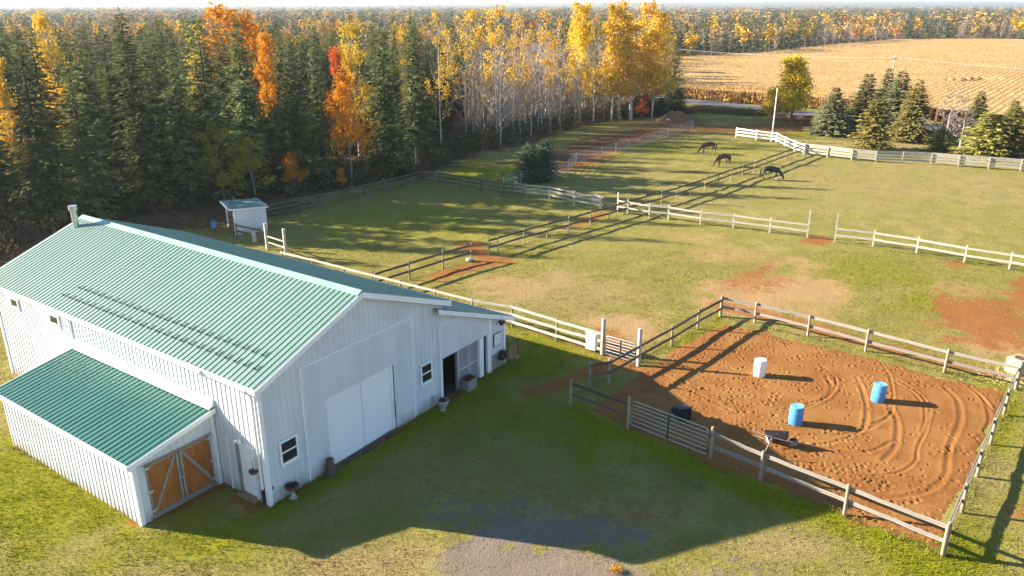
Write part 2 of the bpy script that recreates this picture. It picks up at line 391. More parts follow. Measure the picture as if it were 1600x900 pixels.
A['lush'] = mx(.95 * ell(90, 770, 330, 75), .9 * path([(900, 645), (985, 680), (1110, 730), (1190, 765), (1320, 815), (1470, 880)], 1.1), .85 * ell(1000, 685, 170, 60), .55 * ell(800, 650, 200, 60), .9 * ell(1470, 870, 110, 40), .8 * path([(420, 800), (620, 680), (690, 640), (790, 575)], .9),
               .8 * ell(850, 555, 90, 40), .85 * ell(745, 266, 75, 15), .7 * ell(1440, 470, 80, 22), .55 * ell(1350, 430, 120, 26), .7 * ell(1260, 208, 45, 8), .55 * ell(640, 340, 240, 35), .5 * ell(1100, 230, 200, 12), .6 * path([(780, 500), (870, 536), (935, 560)], .8), .6 * path([(1060, 548), (1128, 500)], .8),
               .7 * ell(1560, 640, 40, 60), .7 * ell(300, 850, 250, 40))
A['dry'] = mx(.8 * ell(560, 880, 170, 45), .75 * ell(1230, 850, 130, 40), .5 * ell(720, 745, 200, 55), .6 * ell(1000, 790, 140, 38), .6 * ell(900, 460, 160, 40), .55 * ell(1420, 280, 260, 50), .4 * ell(1050, 300, 200, 40), .6 * ell(250, 880, 120, 30), .7 * ell(1400, 225, 260, 10), .55 * ell(1560, 740, 40, 40))
inF = inpoly(X, Y, FOREST_POLY); dE = polydist(X, Y, [tuple(p) for p in EDGE])
A['litter'] = np.where(inF, sstep(-2, 1.5, dE), sstep(4, -1, dE + 5 * nzw))
A['litter'] = mx(A['litter'], path([(690, 262), (760, 258), (880, 245)], 1.0) * .6, .55 * path([(860, 250), (960, 212), (1070, 188)], 5), path([(-100, 440), (0, 412), (110, 366), (330, 338), (430, 325)], 3.5) * .9)
A['far'] = sstep(600, 900, np.hypot(X, Y))
near = sstep(130, 90, Y) * sstep(75, 60, np.abs(X))
Z = (fbm(X * .5 + 50, Y * .5, 4) - .5) * .09 * near + (fbm(X * 1.9, Y * 1.9 + 30, 2) - .5) * .05 * near
inA = inpoly(X, Y, [tuple(p) for p in ARENA]); dA = polydist(X, Y, [tuple(p) for p in ARENA + ARENA[:1]])
Z = np.where(inA, Z * sstep(1.5, .2, dA) - .10 * sstep(.25, .8, dA), Z)
bu = (X - BO[0]) * BU[0] + (Y - BO[1]) * BU[1]; bv = (X - BO[0]) * BV[0] + (Y - BO[1]) * BV[1]
inB = (bu > -3.4) & (bu < 14.7) & (bv > -.3) & (bv < 19.6); Z = np.where(inB, Z * .2 - .03, Z)
ny, nx = X.shape
def grid_faces(nx, ny):
    i = np.arange(nx * ny).reshape(ny, nx)
    return np.stack([i[:-1, :-1], i[:-1, 1:], i[1:, 1:], i[1:, :-1]], -1).reshape(-1, 4)
me = np_mesh('ground', np.stack([X, Y, Z], -1).reshape(-1, 3), grid_faces(nx, ny), M['ground'], smooth=True, attrs={k: v.ravel() for k, v in A.items()})
tag(link('ground', me), 'autumn grass paddocks with red soil patches and a gravel yard', kind='structure')
def gsample(x, y, arr):      # nearest sample of a ground mask
    ix = np.clip(np.searchsorted(gx, x), 0, nx - 1); iy = np.clip(np.searchsorted(gy, y), 0, ny - 1); return arr[iy, ix]

# ------------------------------------------------------------------ arena sand (height field with tracks and hoof prints)
ap = np.array(ARENA); ax0, ay0 = ap.min(0) - .9; ax1, ay1 = ap.max(0) + .9
sx = np.arange(ax0, ax1, .048); sy = np.arange(ay0, ay1, .048); SX, SY = np.meshgrid(sx, sy)
apoly = [tuple(p) for p in ARENA]
sd = polydist(SX, SY, apoly + apoly[:1]) * np.where(inpoly(SX, SY, apoly), 1, -1)
sd = sd + (fbm(SX * .9, SY * .9, 5) - .5) * .9
SZ = -.10 + .118 * sstep(-.85, .45, sd)
SZ += (fbm(SX * .7, SY * .7, 3) - .5) * .03
TR = [[(1330, 535), (1362, 552), (1388, 585), (1395, 615), (1390, 650), (1345, 668), (1290, 678)],
      [(1338, 590), (1352, 625), (1350, 668), (1310, 690), (1250, 698)],
      [(1388, 632), (1402, 662), (1398, 700), (1380, 720)],
      [(1395, 590), (1432, 612), (1452, 640), (1448, 670), (1434, 700), (1430, 722), (1400, 740), (1330, 746)],
      [(1400, 600), (1428, 616), (1447, 644), (1440, 676)],
      [(1475, 605), (1497, 628), (1500, 660), (1483, 700), (1478, 740), (1455, 765), (1420, 776), (1370, 780)],
      [(1500, 600), (1530, 618), (1550, 640)], [(1508, 600), (1536, 624), (1546, 650), (1540, 676)],
      [(1290, 590), (1300, 605), (1290, 622), (1262, 632)], [(1280, 570), (1304, 590), (1303, 612), (1275, 632), (1245, 640)],
      [(1120, 585), (1190, 592), (1250, 588)], [(1010, 600), (1080, 612), (1140, 640)], [(1035, 585), (1100, 622), (1160, 650)], [(1300, 700), (1350, 708), (1395, 690)], [(1250, 680), (1330, 678), (1390, 655)]]
for i, tr in enumerate(TR):
    d = polydist(SX, SY, smoothline([g(*q) for q in tr], 5)); d = d + (fbm(SX * 1.5 + i, SY * 1.5, 2) - .5) * .10
    w = .055 + .018 * (i % 3)
    SZ += -.016 * np.exp(-(d / w) ** 2) + .014 * np.exp(-((d - 2.0 * w) / (w * .9)) ** 2)
base_t = smoothline([g(*q) for q in [(1440, 585), (1390, 605), (1330, 600), (1260, 610)]], 5)
rough = sstep(.45, .62, fbm(SX * .22 + 4, SY * .22 + 8, 2)) * .5 + .25
pc = g(1440, 680); smooth_zone = sstep(7.5, 4.0, np.hypot((SX - pc[0]), (SY - pc[1]) * 1.1)); rough = rough * (1 - .85 * smooth_zone) + .15 * sstep(1.6, .5, sd) + .35 * sstep(9, 5, SX)
SZ += (fbm(SX * 4.5, SY * 4.5, 3) - .5) * .042 * np.clip(rough, 0, 1)
nh = 2600; hx = rng.uniform(ax0, ax1, nh); hy = rng.uniform(ay0, ay1, nh)
hc = [(g(px, py), n, s) for px, py, n, s in [(1440, 815, 70, 1.5), (1365, 755, 60, 1.2), (1500, 700, 40, 1.4), (1300, 700, 50, 1.5), (1220, 650, 160, 2.6), (1120, 600, 260, 3.4), (1350, 570, 140, 2.2), (1200, 540, 200, 3.0), (1250, 730, 60, 1.3)]]
for c, n, s in hc:
    hx = np.concatenate([hx, rng.normal(c[0], s, n)]); hy = np.concatenate([hy, rng.normal(c[1], s * .8, n)])
dx0 = .048; K = 7; oy, ox = np.mgrid[-K:K + 1, -K:K + 1]
keep_r = np.clip(rough, 0, 1)
for k in range(len(hx)):
    ix = int((hx[k] - ax0) / dx0); iy = int((hy[k] - ay0) / dx0)
    if ix < K or iy < K or ix >= len(sx) - K or iy >= len(sy) - K: continue
    if k < nh and random.random() > keep_r[iy, ix] + .06: continue
    r = random.uniform(.04, .085); dep = random.uniform(.018, .05); e = random.uniform(.7, 1.4)
    dd = np.hypot(ox * dx0 * e, oy * dx0)
    SZ[iy - K:iy + K + 1, ix - K:ix + K + 1] += -dep * np.exp(-(dd / r) ** 2) + dep * .35 * np.exp(-((dd - 1.7 * r) / (.6 * r)) ** 2)
damp = sstep(1.3, .2, sd) * .5 + .35 * np.clip(rough, 0, 1) * sstep(.4, .6, fbm(SX * .8, SY * .8, 3))
okm = sd > -.8
F = grid_faces(len(sx), len(sy)); F = F[okm.ravel()[F].all(1)]
used = np.unique(F); remap = np.full(SX.size, -1); remap[used] = np.arange(len(used))
V = np.stack([SX, SY, SZ], -1).reshape(-1, 3)[used]
me = np_mesh('arena_sand', V, remap[F], M['sand'], smooth=True, attrs={'damp': damp.ravel()[used]})
tag(link('arena_sand', me), 'orange red sand of the fenced riding arena with curved tracks', kind='structure')

# ------------------------------------------------------------------ road
rd = np.array([12.2, -15.7]); rd /= np.hypot(*rd); rn = np.array([rd[1], -rd[0]]); rn = -rn if rn[1] < 0 else rn
rc = (g(1096, 160) + g(1240, 177)) / 2
mb = MB(); pts = []
for i in range(-14, 15):
    s = i * 12.0; c = rc + rd * s + rn * (.0009 * s * s)
    for w in (-3.1, 3.1): pts.append((*(c + rn * w), .05))
mb.v = pts; mb.f = [(2 * i, 2 * i + 2, 2 * i + 3, 2 * i + 1) for i in range(28)]
tag(mb.build('road', M['asphalt']), 'grey asphalt road running past the corn field', kind='structure')

# ------------------------------------------------------------------ barn
barn = thing('barn', 'large white metal clad barn with pale green roof and attached side sheds', 'barn', (BO[0], BO[1], 0), TH)
W2, RZ, EZ, SL, L = 4.9, 6.80, 4.91, .381, 19.28
def roof_z(u): return RZ - SL * abs(u - W2)
def side_z(u): return 4.62 - .384 * (u - 9.4)
def ribbed(length, ztop, openings=(), spacing=.267, rw=.055, rh=.022, z0=-.12, extra=()):
    """vertical ribbed cladding in x-z facing -y; openings: (x0,x1,zb,zt)"""
    xs = {0.0: 0, length: 0}
    prof = []
    x = spacing / 2
    while x < length - rw:
        prof += [(x - rw * .5, 0), (x - rw * .28, rh), (x + rw * .28, rh), (x + rw * .5, 0)]; x += spacing
    prof = [(0, 0)] + prof + [(length, 0)]
    px = [p[0] for p in prof]; ph = [p[1] for p in prof]
    br = sorted(set([round(v, 4) for v in px] + [o[i] for o in openings for i in (0, 1)] + list(extra)))
    mb = MB()
    for a, b in zip(br[:-1], br[1:]):
        if b - a < 1e-4: continue
        ha = np.interp(a + 1e-6, px, ph); hb = np.interp(b - 1e-6, px, ph); m = (a + b) / 2
        spans = [(z0, None)]
        for o in openings:
            if o[0] <= m <= o[1]:
                new = []
                for s0, s1 in spans:
                    if o[2] > s0 + .001: new.append((s0, o[2]))
                    new.append((max(o[3], s0), s1))
                spans = new
        for s0, s1 in spans:
            za = ztop(a) if s1 is None else s1; zb = ztop(b) if s1 is None else s1
            if max(za, zb) <= s0: continue
            mb.add([(a, -ha, s0), (b, -hb, s0), (b, -hb, zb), (a, -ha, za)], [(0, 1, 2, 3)])
    return mb
def gable_top(u): return (roof_z(u) - .10) if u <= 9.82 else (side_z(u) - .10)
front_open = [(2.93, 6.64, -.12, 3.02), (9.72, 13.20, -.12, 2.06)]
ribbed(14.62, gable_top, front_open, extra=(W2, 9.82)).build('front_wall', M['white_siding'], barn)
# left wall (faces -u): built in x-z then turned
mbl = ribbed(L, lambda x: 4.78, [(L - 1.50, L - .62, -.12, 2.14)])
lw = mbl.build('side_wall', M['white_siding'], barn, loc=(0, L, 0), rot=(0, 0, -math.pi / 2))
ribbed(L, lambda x: side_z(14.62) - .1).build('side_wall', M['white_siding'], barn, loc=(14.62, 0, 0), rot=(0, 0, math.pi / 2))
ribbed(14.62, lambda x: gable_top(14.62 - x), extra=(14.62 - W2, 14.62 - 9.82)).build('back_wall', M['white_siding'], barn, loc=(14.62, L, 0), rot=(0, 0, math.pi))
MB().box(.05, 14.57, .05, L - .05, -.05, .035).build('floor', M['interior'], barn)
def ribroof(u0, z0, u1, z1, v0, v1, name, mat, th=.05, spacing=.267):
    rw, rh = .032, .024; du, dz = u1 - u0, z1 - z0; ln = math.hypot(du, dz); nu, nz = -dz / ln, du / ln
    if nz < 0: nu, nz = -nu, -nz
    P = [(v0, 0)]; x = v0 + spacing / 2
    while x < v1 - rw:
        P += [(x - rw * .5, 0), (x - rw * .25, rh), (x + rw * .25, rh), (x + rw * .5, 0)]; x += spacing
    P.append((v1, 0)); mb = MB(); V = []; n = len(P)
    for (uu, zz) in ((u0, z0), (u1, z1)):
        for v, h in P: V.append((uu + nu * h, v, zz + nz * h))
    for (uu, zz) in ((u0, z0), (u1, z1)):
        for v, h in P: V.append((uu - nu * th, v, zz - nz * th))
    F = [(i, i + 1, n + i + 1, n + i) for i in range(n - 1)] + [(2 * n + i, 3 * n + i, 3 * n + i + 1, 2 * n + i + 1) for i in range(n - 1)]
    F += [(i, 2 * n + i, 2 * n + i + 1, i + 1) for i in range(n - 1)] + [(n + i, n + i + 1, 3 * n + i + 1, 3 * n + i) for i in range(n - 1)]
    F += [(0, n, 3 * n, 2 * n), (n - 1, 3 * n - 1, 4 * n - 1, 2 * n - 1)]
    mb.add(V, F); return mb.build(name, mat, barn)
VF, VB = -.30, L + .3
roofL = ribroof(-.26, roof_z(-.26), W2, RZ, VF, VB, 'roof', M['roof_green'])
ribroof(W2, RZ, 10.14, roof_z(10.14), VF, VB, 'roof', M['roof_green'])
ribroof(9.30, side_z(9.30), 15.03, side_z(15.03), VF, VB, 'roof', M['roof_green'])
MB().prism([(W2 - .24, roof_z(W2 - .24) + .045), (W2, RZ + .075), (W2 + .24, roof_z(W2 + .24) + .045), (W2 + .24, roof_z(W2 + .24) + .005), (W2, RZ + .03), (W2 - .24, roof_z(W2 - .24) + .005)], VF - .02, VB + .02).build('ridge_cap', M['cap_green'], barn)
def rake(u0, z0, u1, z1, v, name='fascia', d=.24, t=.04):
    MB().prism([(u0, z0 - .01), (u1, z1 - .01), (u1, z1 - d), (u0, z0 - d)], v - t, v).build(name, M['white_trim'], barn)
for v in (VF, VB + .04):
    rake(-.27, roof_z(-.27), W2, RZ, v); rake(W2 + .001, RZ, 10.15, roof_z(10.15), v); rake(9.28, side_z(9.28), 15.04, side_z(15.04), v, d=.22)
    if v < 0:
        for a, b, zf in ((-.26, W2, roof_z), (W2, 10.14, roof_z), (9.85, 15.03, side_z)):   # soffit under the front overhang
            MB().prism([(a, zf(a) - .12), (b, zf(b) - .12), (b, zf(b) - .14), (a, zf(a) - .14)], VF + .002, -.03).build('soffit', M['white_trim'], barn)
MB().box(-.30, -.262, VF, VB, roof_z(-.26) - .2, roof_z(-.26) - .006).build('eave_fascia', M['white_trim'], barn)
MB().box(15.032, 15.07, VF, VB, side_z(15.03) - .2, side_z(15.03) - .006).build('eave_fascia', M['white_trim'], barn)
MB().box(-.262, -.03, VF + .01, VB - .01, roof_z(0) - .22, roof_z(0) - .20).build('soffit', M['white_trim'], barn)
MB().box(10.142, 10.17, VF, VB, roof_z(10.14) - .2, roof_z(10.14) - .006).build('eave_fascia', M['white_trim'], barn)
gm = MB().prism([(-.42, 0), (-.31, 0), (-.31, -.10), (-.40, -.10)], 2.6, 14.2).build('gutter', M['white_trim'], barn, loc=(0, 0, roof_z(-.26) - .03))
# snow guards
sg = MB().add([(-.045, -.08, 0), (-.045, .08, 0), (.03, 0, 0), (-.045, -.08, .05), (-.045, .08, .05), (.03, 0, .012)], [(0, 2, 1), (3, 4, 5), (0, 1, 4, 3), (1, 2, 5, 4), (2, 0, 3, 5)])
sg.bar((.03, 0, .01), (.10, 0, .01), .04, .02)
sgm = sg.mesh('snow_guard', M['dark_green_metal'])
ang = math.atan(SL)
for row, (uu, v0) in enumerate(((.47, .535), (1.06, .80))):
    for k in range(25 if row == 0 else 24):
        v = v0 + k * .534
        link('snow_guard', sgm, roofL, (uu, v, roof_z(uu) + .036), (0, -ang, 0), (1.7, .75, 1.4))
# trims
def trim(u0, u1, z0, z1, d=.045, name='trim', v=0.0, mat='white_trim'):
    return MB().box(u0, u1, v - d, v - .001, z0, z1).build(name, M[mat], barn)
trim(-.05, .11, -.1, roof_z(0) - .15, .05, 'corner_trim'); trim(14.52, 14.66, -.1, side_z(14.6) - .15, .05, 'corner_trim')
MB().box(-.052, -.001, .0, .12, -.1, 4.72).build('corner_trim', M['white_trim'], barn)
MB().box(-.05, -.001, L - .12, L + .05, -.1, 4.72).build('corner_trim', M['white_trim'], barn)
# infill panel round the main door (proud of the wall) and the panel over the open bay
mbp = ribbed(7.84 - 1.86, lambda x: 4.70, [(2.93 - 1.86, 6.64 - 1.86, -.12, 3.02)], spacing=.152, rw=.03, rh=.006)
mbp.build('door_surround', M['white_siding'], barn, loc=(1.86, -.034, 0))
for a in ((1.82, 1.88, -.1, 4.70), (7.82, 7.88, -.1, 4.70), (1.82, 7.88, 4.70, 4.76)): trim(*a, d=.055)
def pan_top(x): return min(3.68, side_z(9.66 + x) - .13)
mbp = ribbed(13.30 - 9.66, pan_top, [(9.72 - 9.66, 13.20 - 9.66, -.12, 2.06)], spacing=.152, rw=.03, rh=.006, extra=(2.0,)); mbp.build('bay_panel', M['white_siding'], barn, loc=(9.66, -.034, 0))
trim(9.60, 9.66, -.1, 3.70, .06); trim(9.60, 11.45, 3.68, 3.74, .06); trim(13.26, 13.44, -.05, 2.98, .065); trim(9.66, 9.74, -.05, 2.06, .07)
# main double sliding door
for a, b in ((2.96, 4.79), (4.815, 6.44)):
    MB().box(a, b, .02, .07, .06, 3.0).build('door_leaf', M['door_white'], barn)
MB().box(6.445, 6.62, .0, .07, .04, 3.0).build('door_jamb', M['white_trim'], barn)
MB().box(2.93, 6.64, -.02, .0, 3.02, 3.05).build('door_track', M['white_trim'], barn)
MB().tube([(6.55, -.08, .55), (6.55, -.11, .6), (6.55, -.11, 1.35), (6.55, -.08, 1.4)], .018, 6).build('door_handle', M['dark_metal'], barn)
MB().box(2.85, 6.7, -.28, .0, -.03, .045).build('door_sill', M['rust'], barn)
# windows
def window(name, u0, u1, z0, z1, face='front', sash=True):
    w, h = u1 - u0, z1 - z0; t = .085
    f = MB(); f.box(0, w, -.07, -.026, 0, t); f.box(0, w, -.07, -.026, h - t, h); f.box(0, t, -.07, -.026, t, h - t); f.box(w - t, w, -.07, -.026, t, h - t)
    if sash: f.box(t, w - t, -.055, -.026, h * .5 - .03, h * .5 + .03)
    loc, rot = ((u0, 0, z0), (0, 0, 0)) if face == 'front' else ((0, u1, z0), (0, 0, -math.pi / 2))
    o = f.build(name, M['white_trim'], barn, loc=loc, rot=rot)
    spans = ((t, h * .5 - .03), (h * .5 + .03, h - t)) if sash else ((t, h - t),)
    for a, b in spans: MB().box(t, w - t, -.040, -.030, a, b).build('pane', M['dark_glass'], o)
    MB().box(-.02, w + .02, -.09, -.026, -.03, -.001).build('sill', M['white_trim'], o)
window('window', .62, 1.46, 1.32, 2.30); window('window', 8.27, 9.06, 1.36, 2.32)
window('window', 16.84, 17.62, 3.80, 4.34, 'left', False); window('window', 13.20, 14.06, 3.80, 4.34, 'left', False)
# open bay: jamb, mesh door, posts, stall front inside
MB().box(10.86, 10.96, .02, .14, .03, 2.05).build('door_post', M['grey_wood'], barn)
dm = MB().box(10.98, 12.50, .06, .075, .05, 2.0).build('mesh_door', M['screen'], barn)
f = MB()
for a in ((10.97, 11.04, .04, 2.02), (11.70, 11.76, .04, 2.02), (11.84, 11.90, .04, 2.02), (12.44, 12.51, .04, 2.02)): f.box(a[0], a[1], .03, .058, a[2], a[3])
f.box(11.04, 11.70, .03, .058, .95, 1.02); f.box(11.90, 12.44, .03, .058, .95, 1.02)
f.build('door_frame', M['grey_plastic'], dm)
MB().box(12.52, 12.84, -.05, .10, .0, 2.05).build('door_post', M['white_trim'], barn)
MB().box(13.16, 13.255, -.05, .08, .0, 2.05).build('door_post', M['white_trim'], barn)
MB().box(9.8, 13.1, 2.6, 2.7, .03, 2.3).build('stall_partition', M['interior'], barn)
# skirting boards below the sign
for k in range(8): 
    MB().box(13.45 + k * .142, 13.45 + k * .142 + .132, -.06 - .004 * (k % 2), -.028, -.05, .80 - .01 * (k % 3)).build('skirting_board', M['grey_wood'], barn)
sgn = MB().box(13.66, 14.26, -.06, -.026, 1.20, 1.88).build('notice_board', M['dark_metal'], barn)
MB().box(13.70, 14.22, -.068, -.061, 1.24, 1.84).build('notice_face', M['sign_face'], sgn)
for k, (a, b) in enumerate(((13.78, 14.14), (13.86, 14.06), (13.76, 14.16), (13.80, 14.10), (13.88, 14.04))):
    MB().box(a, b, -.072, -.0685, 1.72 - k * .1, 1.745 - k * .1).build('printed_line', M['grey_plastic'], sgn)
fl = MB().box(14.12, 14.24, -.10, -.028, 2.36, 2.46).build('flood_light', M['dark_metal'], barn)
for s in (-.09, .09): MB().tube([(14.18 + s, -.10, 2.40), (14.18 + s * 1.5, -.26, 2.34)], [.05, .085], 10).build('lamp_head', M['black_plastic'], fl)
hr = MB().tube([(14.20, -.10, .62), (14.20, -.26, .62)], .26, 16).build('hose_reel', M['black_plastic'], barn); MB().tube([(14.20, -.07, .62), (14.20, -.105, .62)], .08, 8).build('reel_bracket', M['dark_metal'], hr)
MB().box(9.0, 9.05, -.10, -.025, .15, .55).build('outlet_box', M['grey_plastic'], barn)
# person door on the lit side
dl = MB().box(.03, .07, .64, 1.48, .06, 2.10).build('side_door', M['white_trim'], barn)
MB().box(-.01, .028, .68, .73, 1.0, 1.06).build('door_knob', M['galv'], dl)
MB().box(-.06, .10, 1.485, 1.56, .0, 2.16).build('door_jamb', M['grey_wood'], barn); MB().box(-.05, .10, .56, .635, .0, 2.16).build('door_jamb', M['white_trim'], barn)
MB().box(-.05, .10, .56, 1.56, 2.105, 2.18).build('door_head', M['white_trim'], barn)
MB().box(-.26, .05, .55, 1.58, -.02, .05).build('door_step', M['brown_wood'], barn)
MB().box(-.052, -.024, 2.02, 2.10, -.05, 2.25).build('trim', M['white_trim'], barn)
lp = MB().box(-.06, -.024, 1.20, 1.34, 2.24, 2.36).build('wall_light', M['white_plastic'], barn)
for s in (-.08, .08): MB().tube([(-.06, 1.27 + s * .5, 2.30), (-.17, 1.27 + s * 1.6, 2.24)], [.035, .07], 10).build('lamp_head', M['white_plastic'], lp)
lp = MB().box(-.06, -.024, .42, .52, 4.52, 4.62).build('wall_light', M['white_plastic'], barn)
for s in (-.08, .08): MB().tube([(-.06, .47 + s * .5, 4.57), (-.17, .47 + s * 1.6, 4.5)], [.035, .07], 10).build('lamp_head', M['grey_plastic'], lp)
dp = MB().tube([(-.34, .20, roof_z(-.26) - .12), (-.12, .20, 4.42), (-.09, .20, 4.25), (-.09, .20, .62)], .045, 8).build('downspout', M['white_trim'], barn)
MB().tube([(-.09, .20, .66), (-.09, .20, .1), (-.16, .18, .04)], .062, 8).build('drain_boot', M['black_plastic'], dp)
MB().box(.16, .20, -.05, -.024, .60, .74).build('red_tag', M['red_paint'], barn)
ch = MB().tube([(4.15, 18.9, 6.3), (4.15, 18.9, 7.42)], .15, 14).build('chimney', M['galv'], barn, smooth=True)
MB().tube([(4.15, 18.9, 7.36), (4.15, 18.9, 7.58)], [.21, .21], 14).build('chimney_cap', M['galv'], ch)
MB().tube([(-.03, 12.25, 3.0), (-.03, 12.25, 4.72)], .022, 6).build('conduit', M['grey_plastic'], barn)
# lean-to shed on the lit side
SX0, SN, SF = -3.276, 2.738, 12.03
def shed_z(u): return 3.22 + (u - 0.0) * .190
sho = [(-2.86 - SX0, -.28 - SX0, -.12, 2.14)]
ribbed(-SX0 - .03, lambda x: shed_z(SX0 + x) - .07, sho).build('shed_wall', M['white_siding'], barn, loc=(SX0, SN, 0))
ribbed(SF - SN, lambda x: shed_z(SX0) - .07).build('shed_wall', M['white_siding'], barn, loc=(SX0, SF, 0), rot=(0, 0, -math.pi / 2))
ribbed(-SX0 - .03, lambda x: shed_z(-.03 - x) - .07).build('shed_wall', M['white_siding'], barn, loc=(-.03, SF, 0), rot=(0, 0, math.pi))
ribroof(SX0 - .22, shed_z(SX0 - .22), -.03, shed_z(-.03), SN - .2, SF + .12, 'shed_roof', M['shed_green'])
rake(SX0 - .23, shed_z(SX0 - .23), -.03, shed_z(-.03), SN - .2, 'shed_fascia', .20); rake(SX0 - .23, shed_z(SX0 - .23), -.03, shed_z(-.03), SF + .16, 'shed_fascia', .20)
MB().box(SX0 - .26, SX0 - .222, SN - .2, SF + .12, shed_z(SX0 - .22) - .19, shed_z(SX0 - .22) - .006).build('shed_fascia', M['white_trim'], barn)
MB().box(SX0 - .22, SX0 - .025, SN - .19, SF + .11, shed_z(SX0) - .17, shed_z(SX0) - .155).build('soffit', M['white_trim'], barn)
MB().prism([(-.03, shed_z(0) + .04), (-.03, shed_z(0) + .30), (-.06, shed_z(0) + .30), (-.26, shed_z(-.26) + .05), (-.26, shed_z(-.26) + .042)], SN - .18, SF + .1).build('wall_flashing', M['white_trim'], barn)
for u0, u1 in ((SX0 - .04, SX0 + .12), (-.17, -.03)): trim(u0, u1, -.1, shed_z(u0) - .19, .05, 'corner_trim', SN)
MB().box(SX0 - .05, SX0 - .001, SN - .0, SN + .12, -.1, shed_z(SX0) - .2).build('corner_trim', M['white_trim'], barn)
for side, (a, b) in enumerate(((-2.84, -1.60), (-1.56, -.30))):
    d = MB().box(a, b, SN + .01, SN + .04, .12, 2.12).build('shed_door', M['plywood'], barn)
    fr = ((a, a + .06, .12, 2.12), (b - .10, b, .12, 2.12)) if side == 0 else ((a, a + .10, .12, 2.12), (b - .06, b, .12, 2.12))
    for q in fr: MB().box(q[0], q[1], SN - .03, SN + .009, q[2], q[3]).build('door_stile', M['grey_wood'], d)
    for z in (.12, 2.05): MB().box(a + .10, b - .10, SN - .028, SN + .009, z, z + .065).build('door_rail', M['grey_wood'], d)
    p, q = ((a + .10, .22), (b - .16, 2.0)) if side == 0 else ((a + .14, 2.0), (b - .10, .30))
    MB().bar((p[0], SN - .012, p[1]), (q[0], SN - .012, q[1]), .11, .036, (0, 1, 0)).build('door_brace', M['grey_wood'], d)
    hx0 = a - .10 if side == 0 else b - .12
    for z in (.30, 1.05, 1.98): MB().box(hx0, hx0 + .24, SN - .05, SN - .031, z, z + .08).build('hinge', M['grey_plastic'], d)
MB().box(-1.66, -1.50, SN - .07, SN - .031, 1.05, 1.12).build('door_latch', M['galv'], barn)
MB().box(-2.92, -.22, SN - .05, SN + .0, .02, .11).build('door_sill', M['grey_wood'], barn)
MB().box(-2.93, -.22, SN - .04, SN - .026, 2.15, 2.22).build('door_head', M['grey_wood'], barn)

# small things along the barn wall
def bthing(name, label, cat, u, v, group=None):
    p = bw(u, v); return thing(name, label, cat, (p[0], p[1], 0.0), TH, group)
t = bthing('milk_can', 'rusty brown old milk can beside the white barn door', 'milk can', 2.62, -.32)
MB().lathe([(.16, 0), (.19, .03), (.19, .42), (.17, .50), (.10, .58), (.095, .64)], 18).build('body', M['rust'], t, True)
MB().lathe([(.13, .64), (.15, .66), (.15, .71), (.06, .74)], 18).build('lid', M['rust'], t, True)
for s in (-1, 1): MB().tube([(s * .15, 0, .55), (s * .22, 0, .57), (s * .22, 0, .47), (s * .19, 0, .42)], .014, 6).build('handle', M['rust'], t)
t = bthing('plant_stand', 'dead brown plant in a bowl on a pale pedestal by the barn corner', 'planter', .80, -.30)
MB().lathe([(.16, 0), (.14, .06), (.07, .10), (.06, .26), (.12, .33)], 16).build('pedestal', M['stone'], t, True)
MB().lathe([(.12, .33), (.25, .43), (.27, .52), (.22, .53)], 16).build('bowl', M['rust'], t, True)
m = MB()
for k in range(120):
    a = random.uniform(0, 6.28); r = random.uniform(.02, .22); l = random.uniform(.1, .25); b = Vector((r * .6 * math.cos(a), r * .6 * math.sin(a), .50)); e = b + Vector((math.cos(a) * r * .7, math.sin(a) * r * .7, l * .6)); sdv = Vector((-math.sin(a), math.cos(a), 0)) * .03
    m.add([b - sdv, b + sdv, e], [(0, 1, 2)])
m.build('dead_plant', M['plant_brown'], t)
t = bthing('stone_urn', 'pale stone urn with dark soil at the open barn bay', 'urn', 9.02, -.62)
MB().lathe([(.13, 0), (.14, .04), (.09, .09), (.17, .22), (.24, .42), (.28, .46), (.28, .51), (.22, .51), (.20, .45)], 18).build('urn_body', M['stone'], t, True)
m = MB()
for k in range(110):
    a = random.uniform(0, 6.28); r = random.uniform(.02, .2); b = Vector((r * math.cos(a), r * math.sin(a), .44)); e = b + Vector((random.uniform(-.1, .1), random.uniform(-.1, .1), random.uniform(.06, .2))); sdv = Vector((-math.sin(a), math.cos(a), 0)) * .03
    m.add([b - sdv, b + sdv, e], [(0, 1, 2)])
m.build('dead_plant', M['plant_brown'], t)
t = bthing('planter_box', 'weathered wooden planter box in front of the mesh door', 'planter', 11.35, -.28)
for k in range(4):
    for s in (-1, 1):
        MB().box(-.32 + k * .16, -.17 + k * .16, s * .22 - .012, s * .22 + .012, 0, .55).build('board', M['grey_wood'], t)
for k in range(2):
    for s in (-1, 1): MB().box(s * .335 - .012, s * .335 + .012, -.21 + k * .21, -.01 + k * .21, 0, .55).build('board', M['grey_wood'], t)
MB().box(-.32, .32, -.205, .205, .02, .44).build('soil', M['plant_brown'], t)
m = MB()
for k in range(160):
    b = Vector((random.uniform(-.3, .3), random.uniform(-.18, .18), .44)); e = b + Vector((random.uniform(-.12, .12), random.uniform(-.12, .12), random.uniform(.08, .26))); m.add([b + Vector((-.03, .01, 0)), b + Vector((.03, -.01, 0)), e], [(0, 1, 2)])
m.build('dead_plant', M['plant_brown'], t)
p = bw(-.14, .55); t = thing('hanging_basket', 'round brown basket hanging beside the white side door', 'basket', (p[0], p[1], 1.30), TH)
MB().lathe([(.04, -.10), (.13, -.06), (.17, .02), (.17, .05), (.13, .03)], 14).build('bowl', M['plant_brown'], t, True)
MB().tube([(.12, 0, .45), (.0, 0, .40), (0, 0, .04)], .008, 5).build('hook', M['dark_metal'], t)
t = bthing('picket_screen', 'short screen of upright orange brown boards beside the barn corner', 'screen', 14.75, -.15)
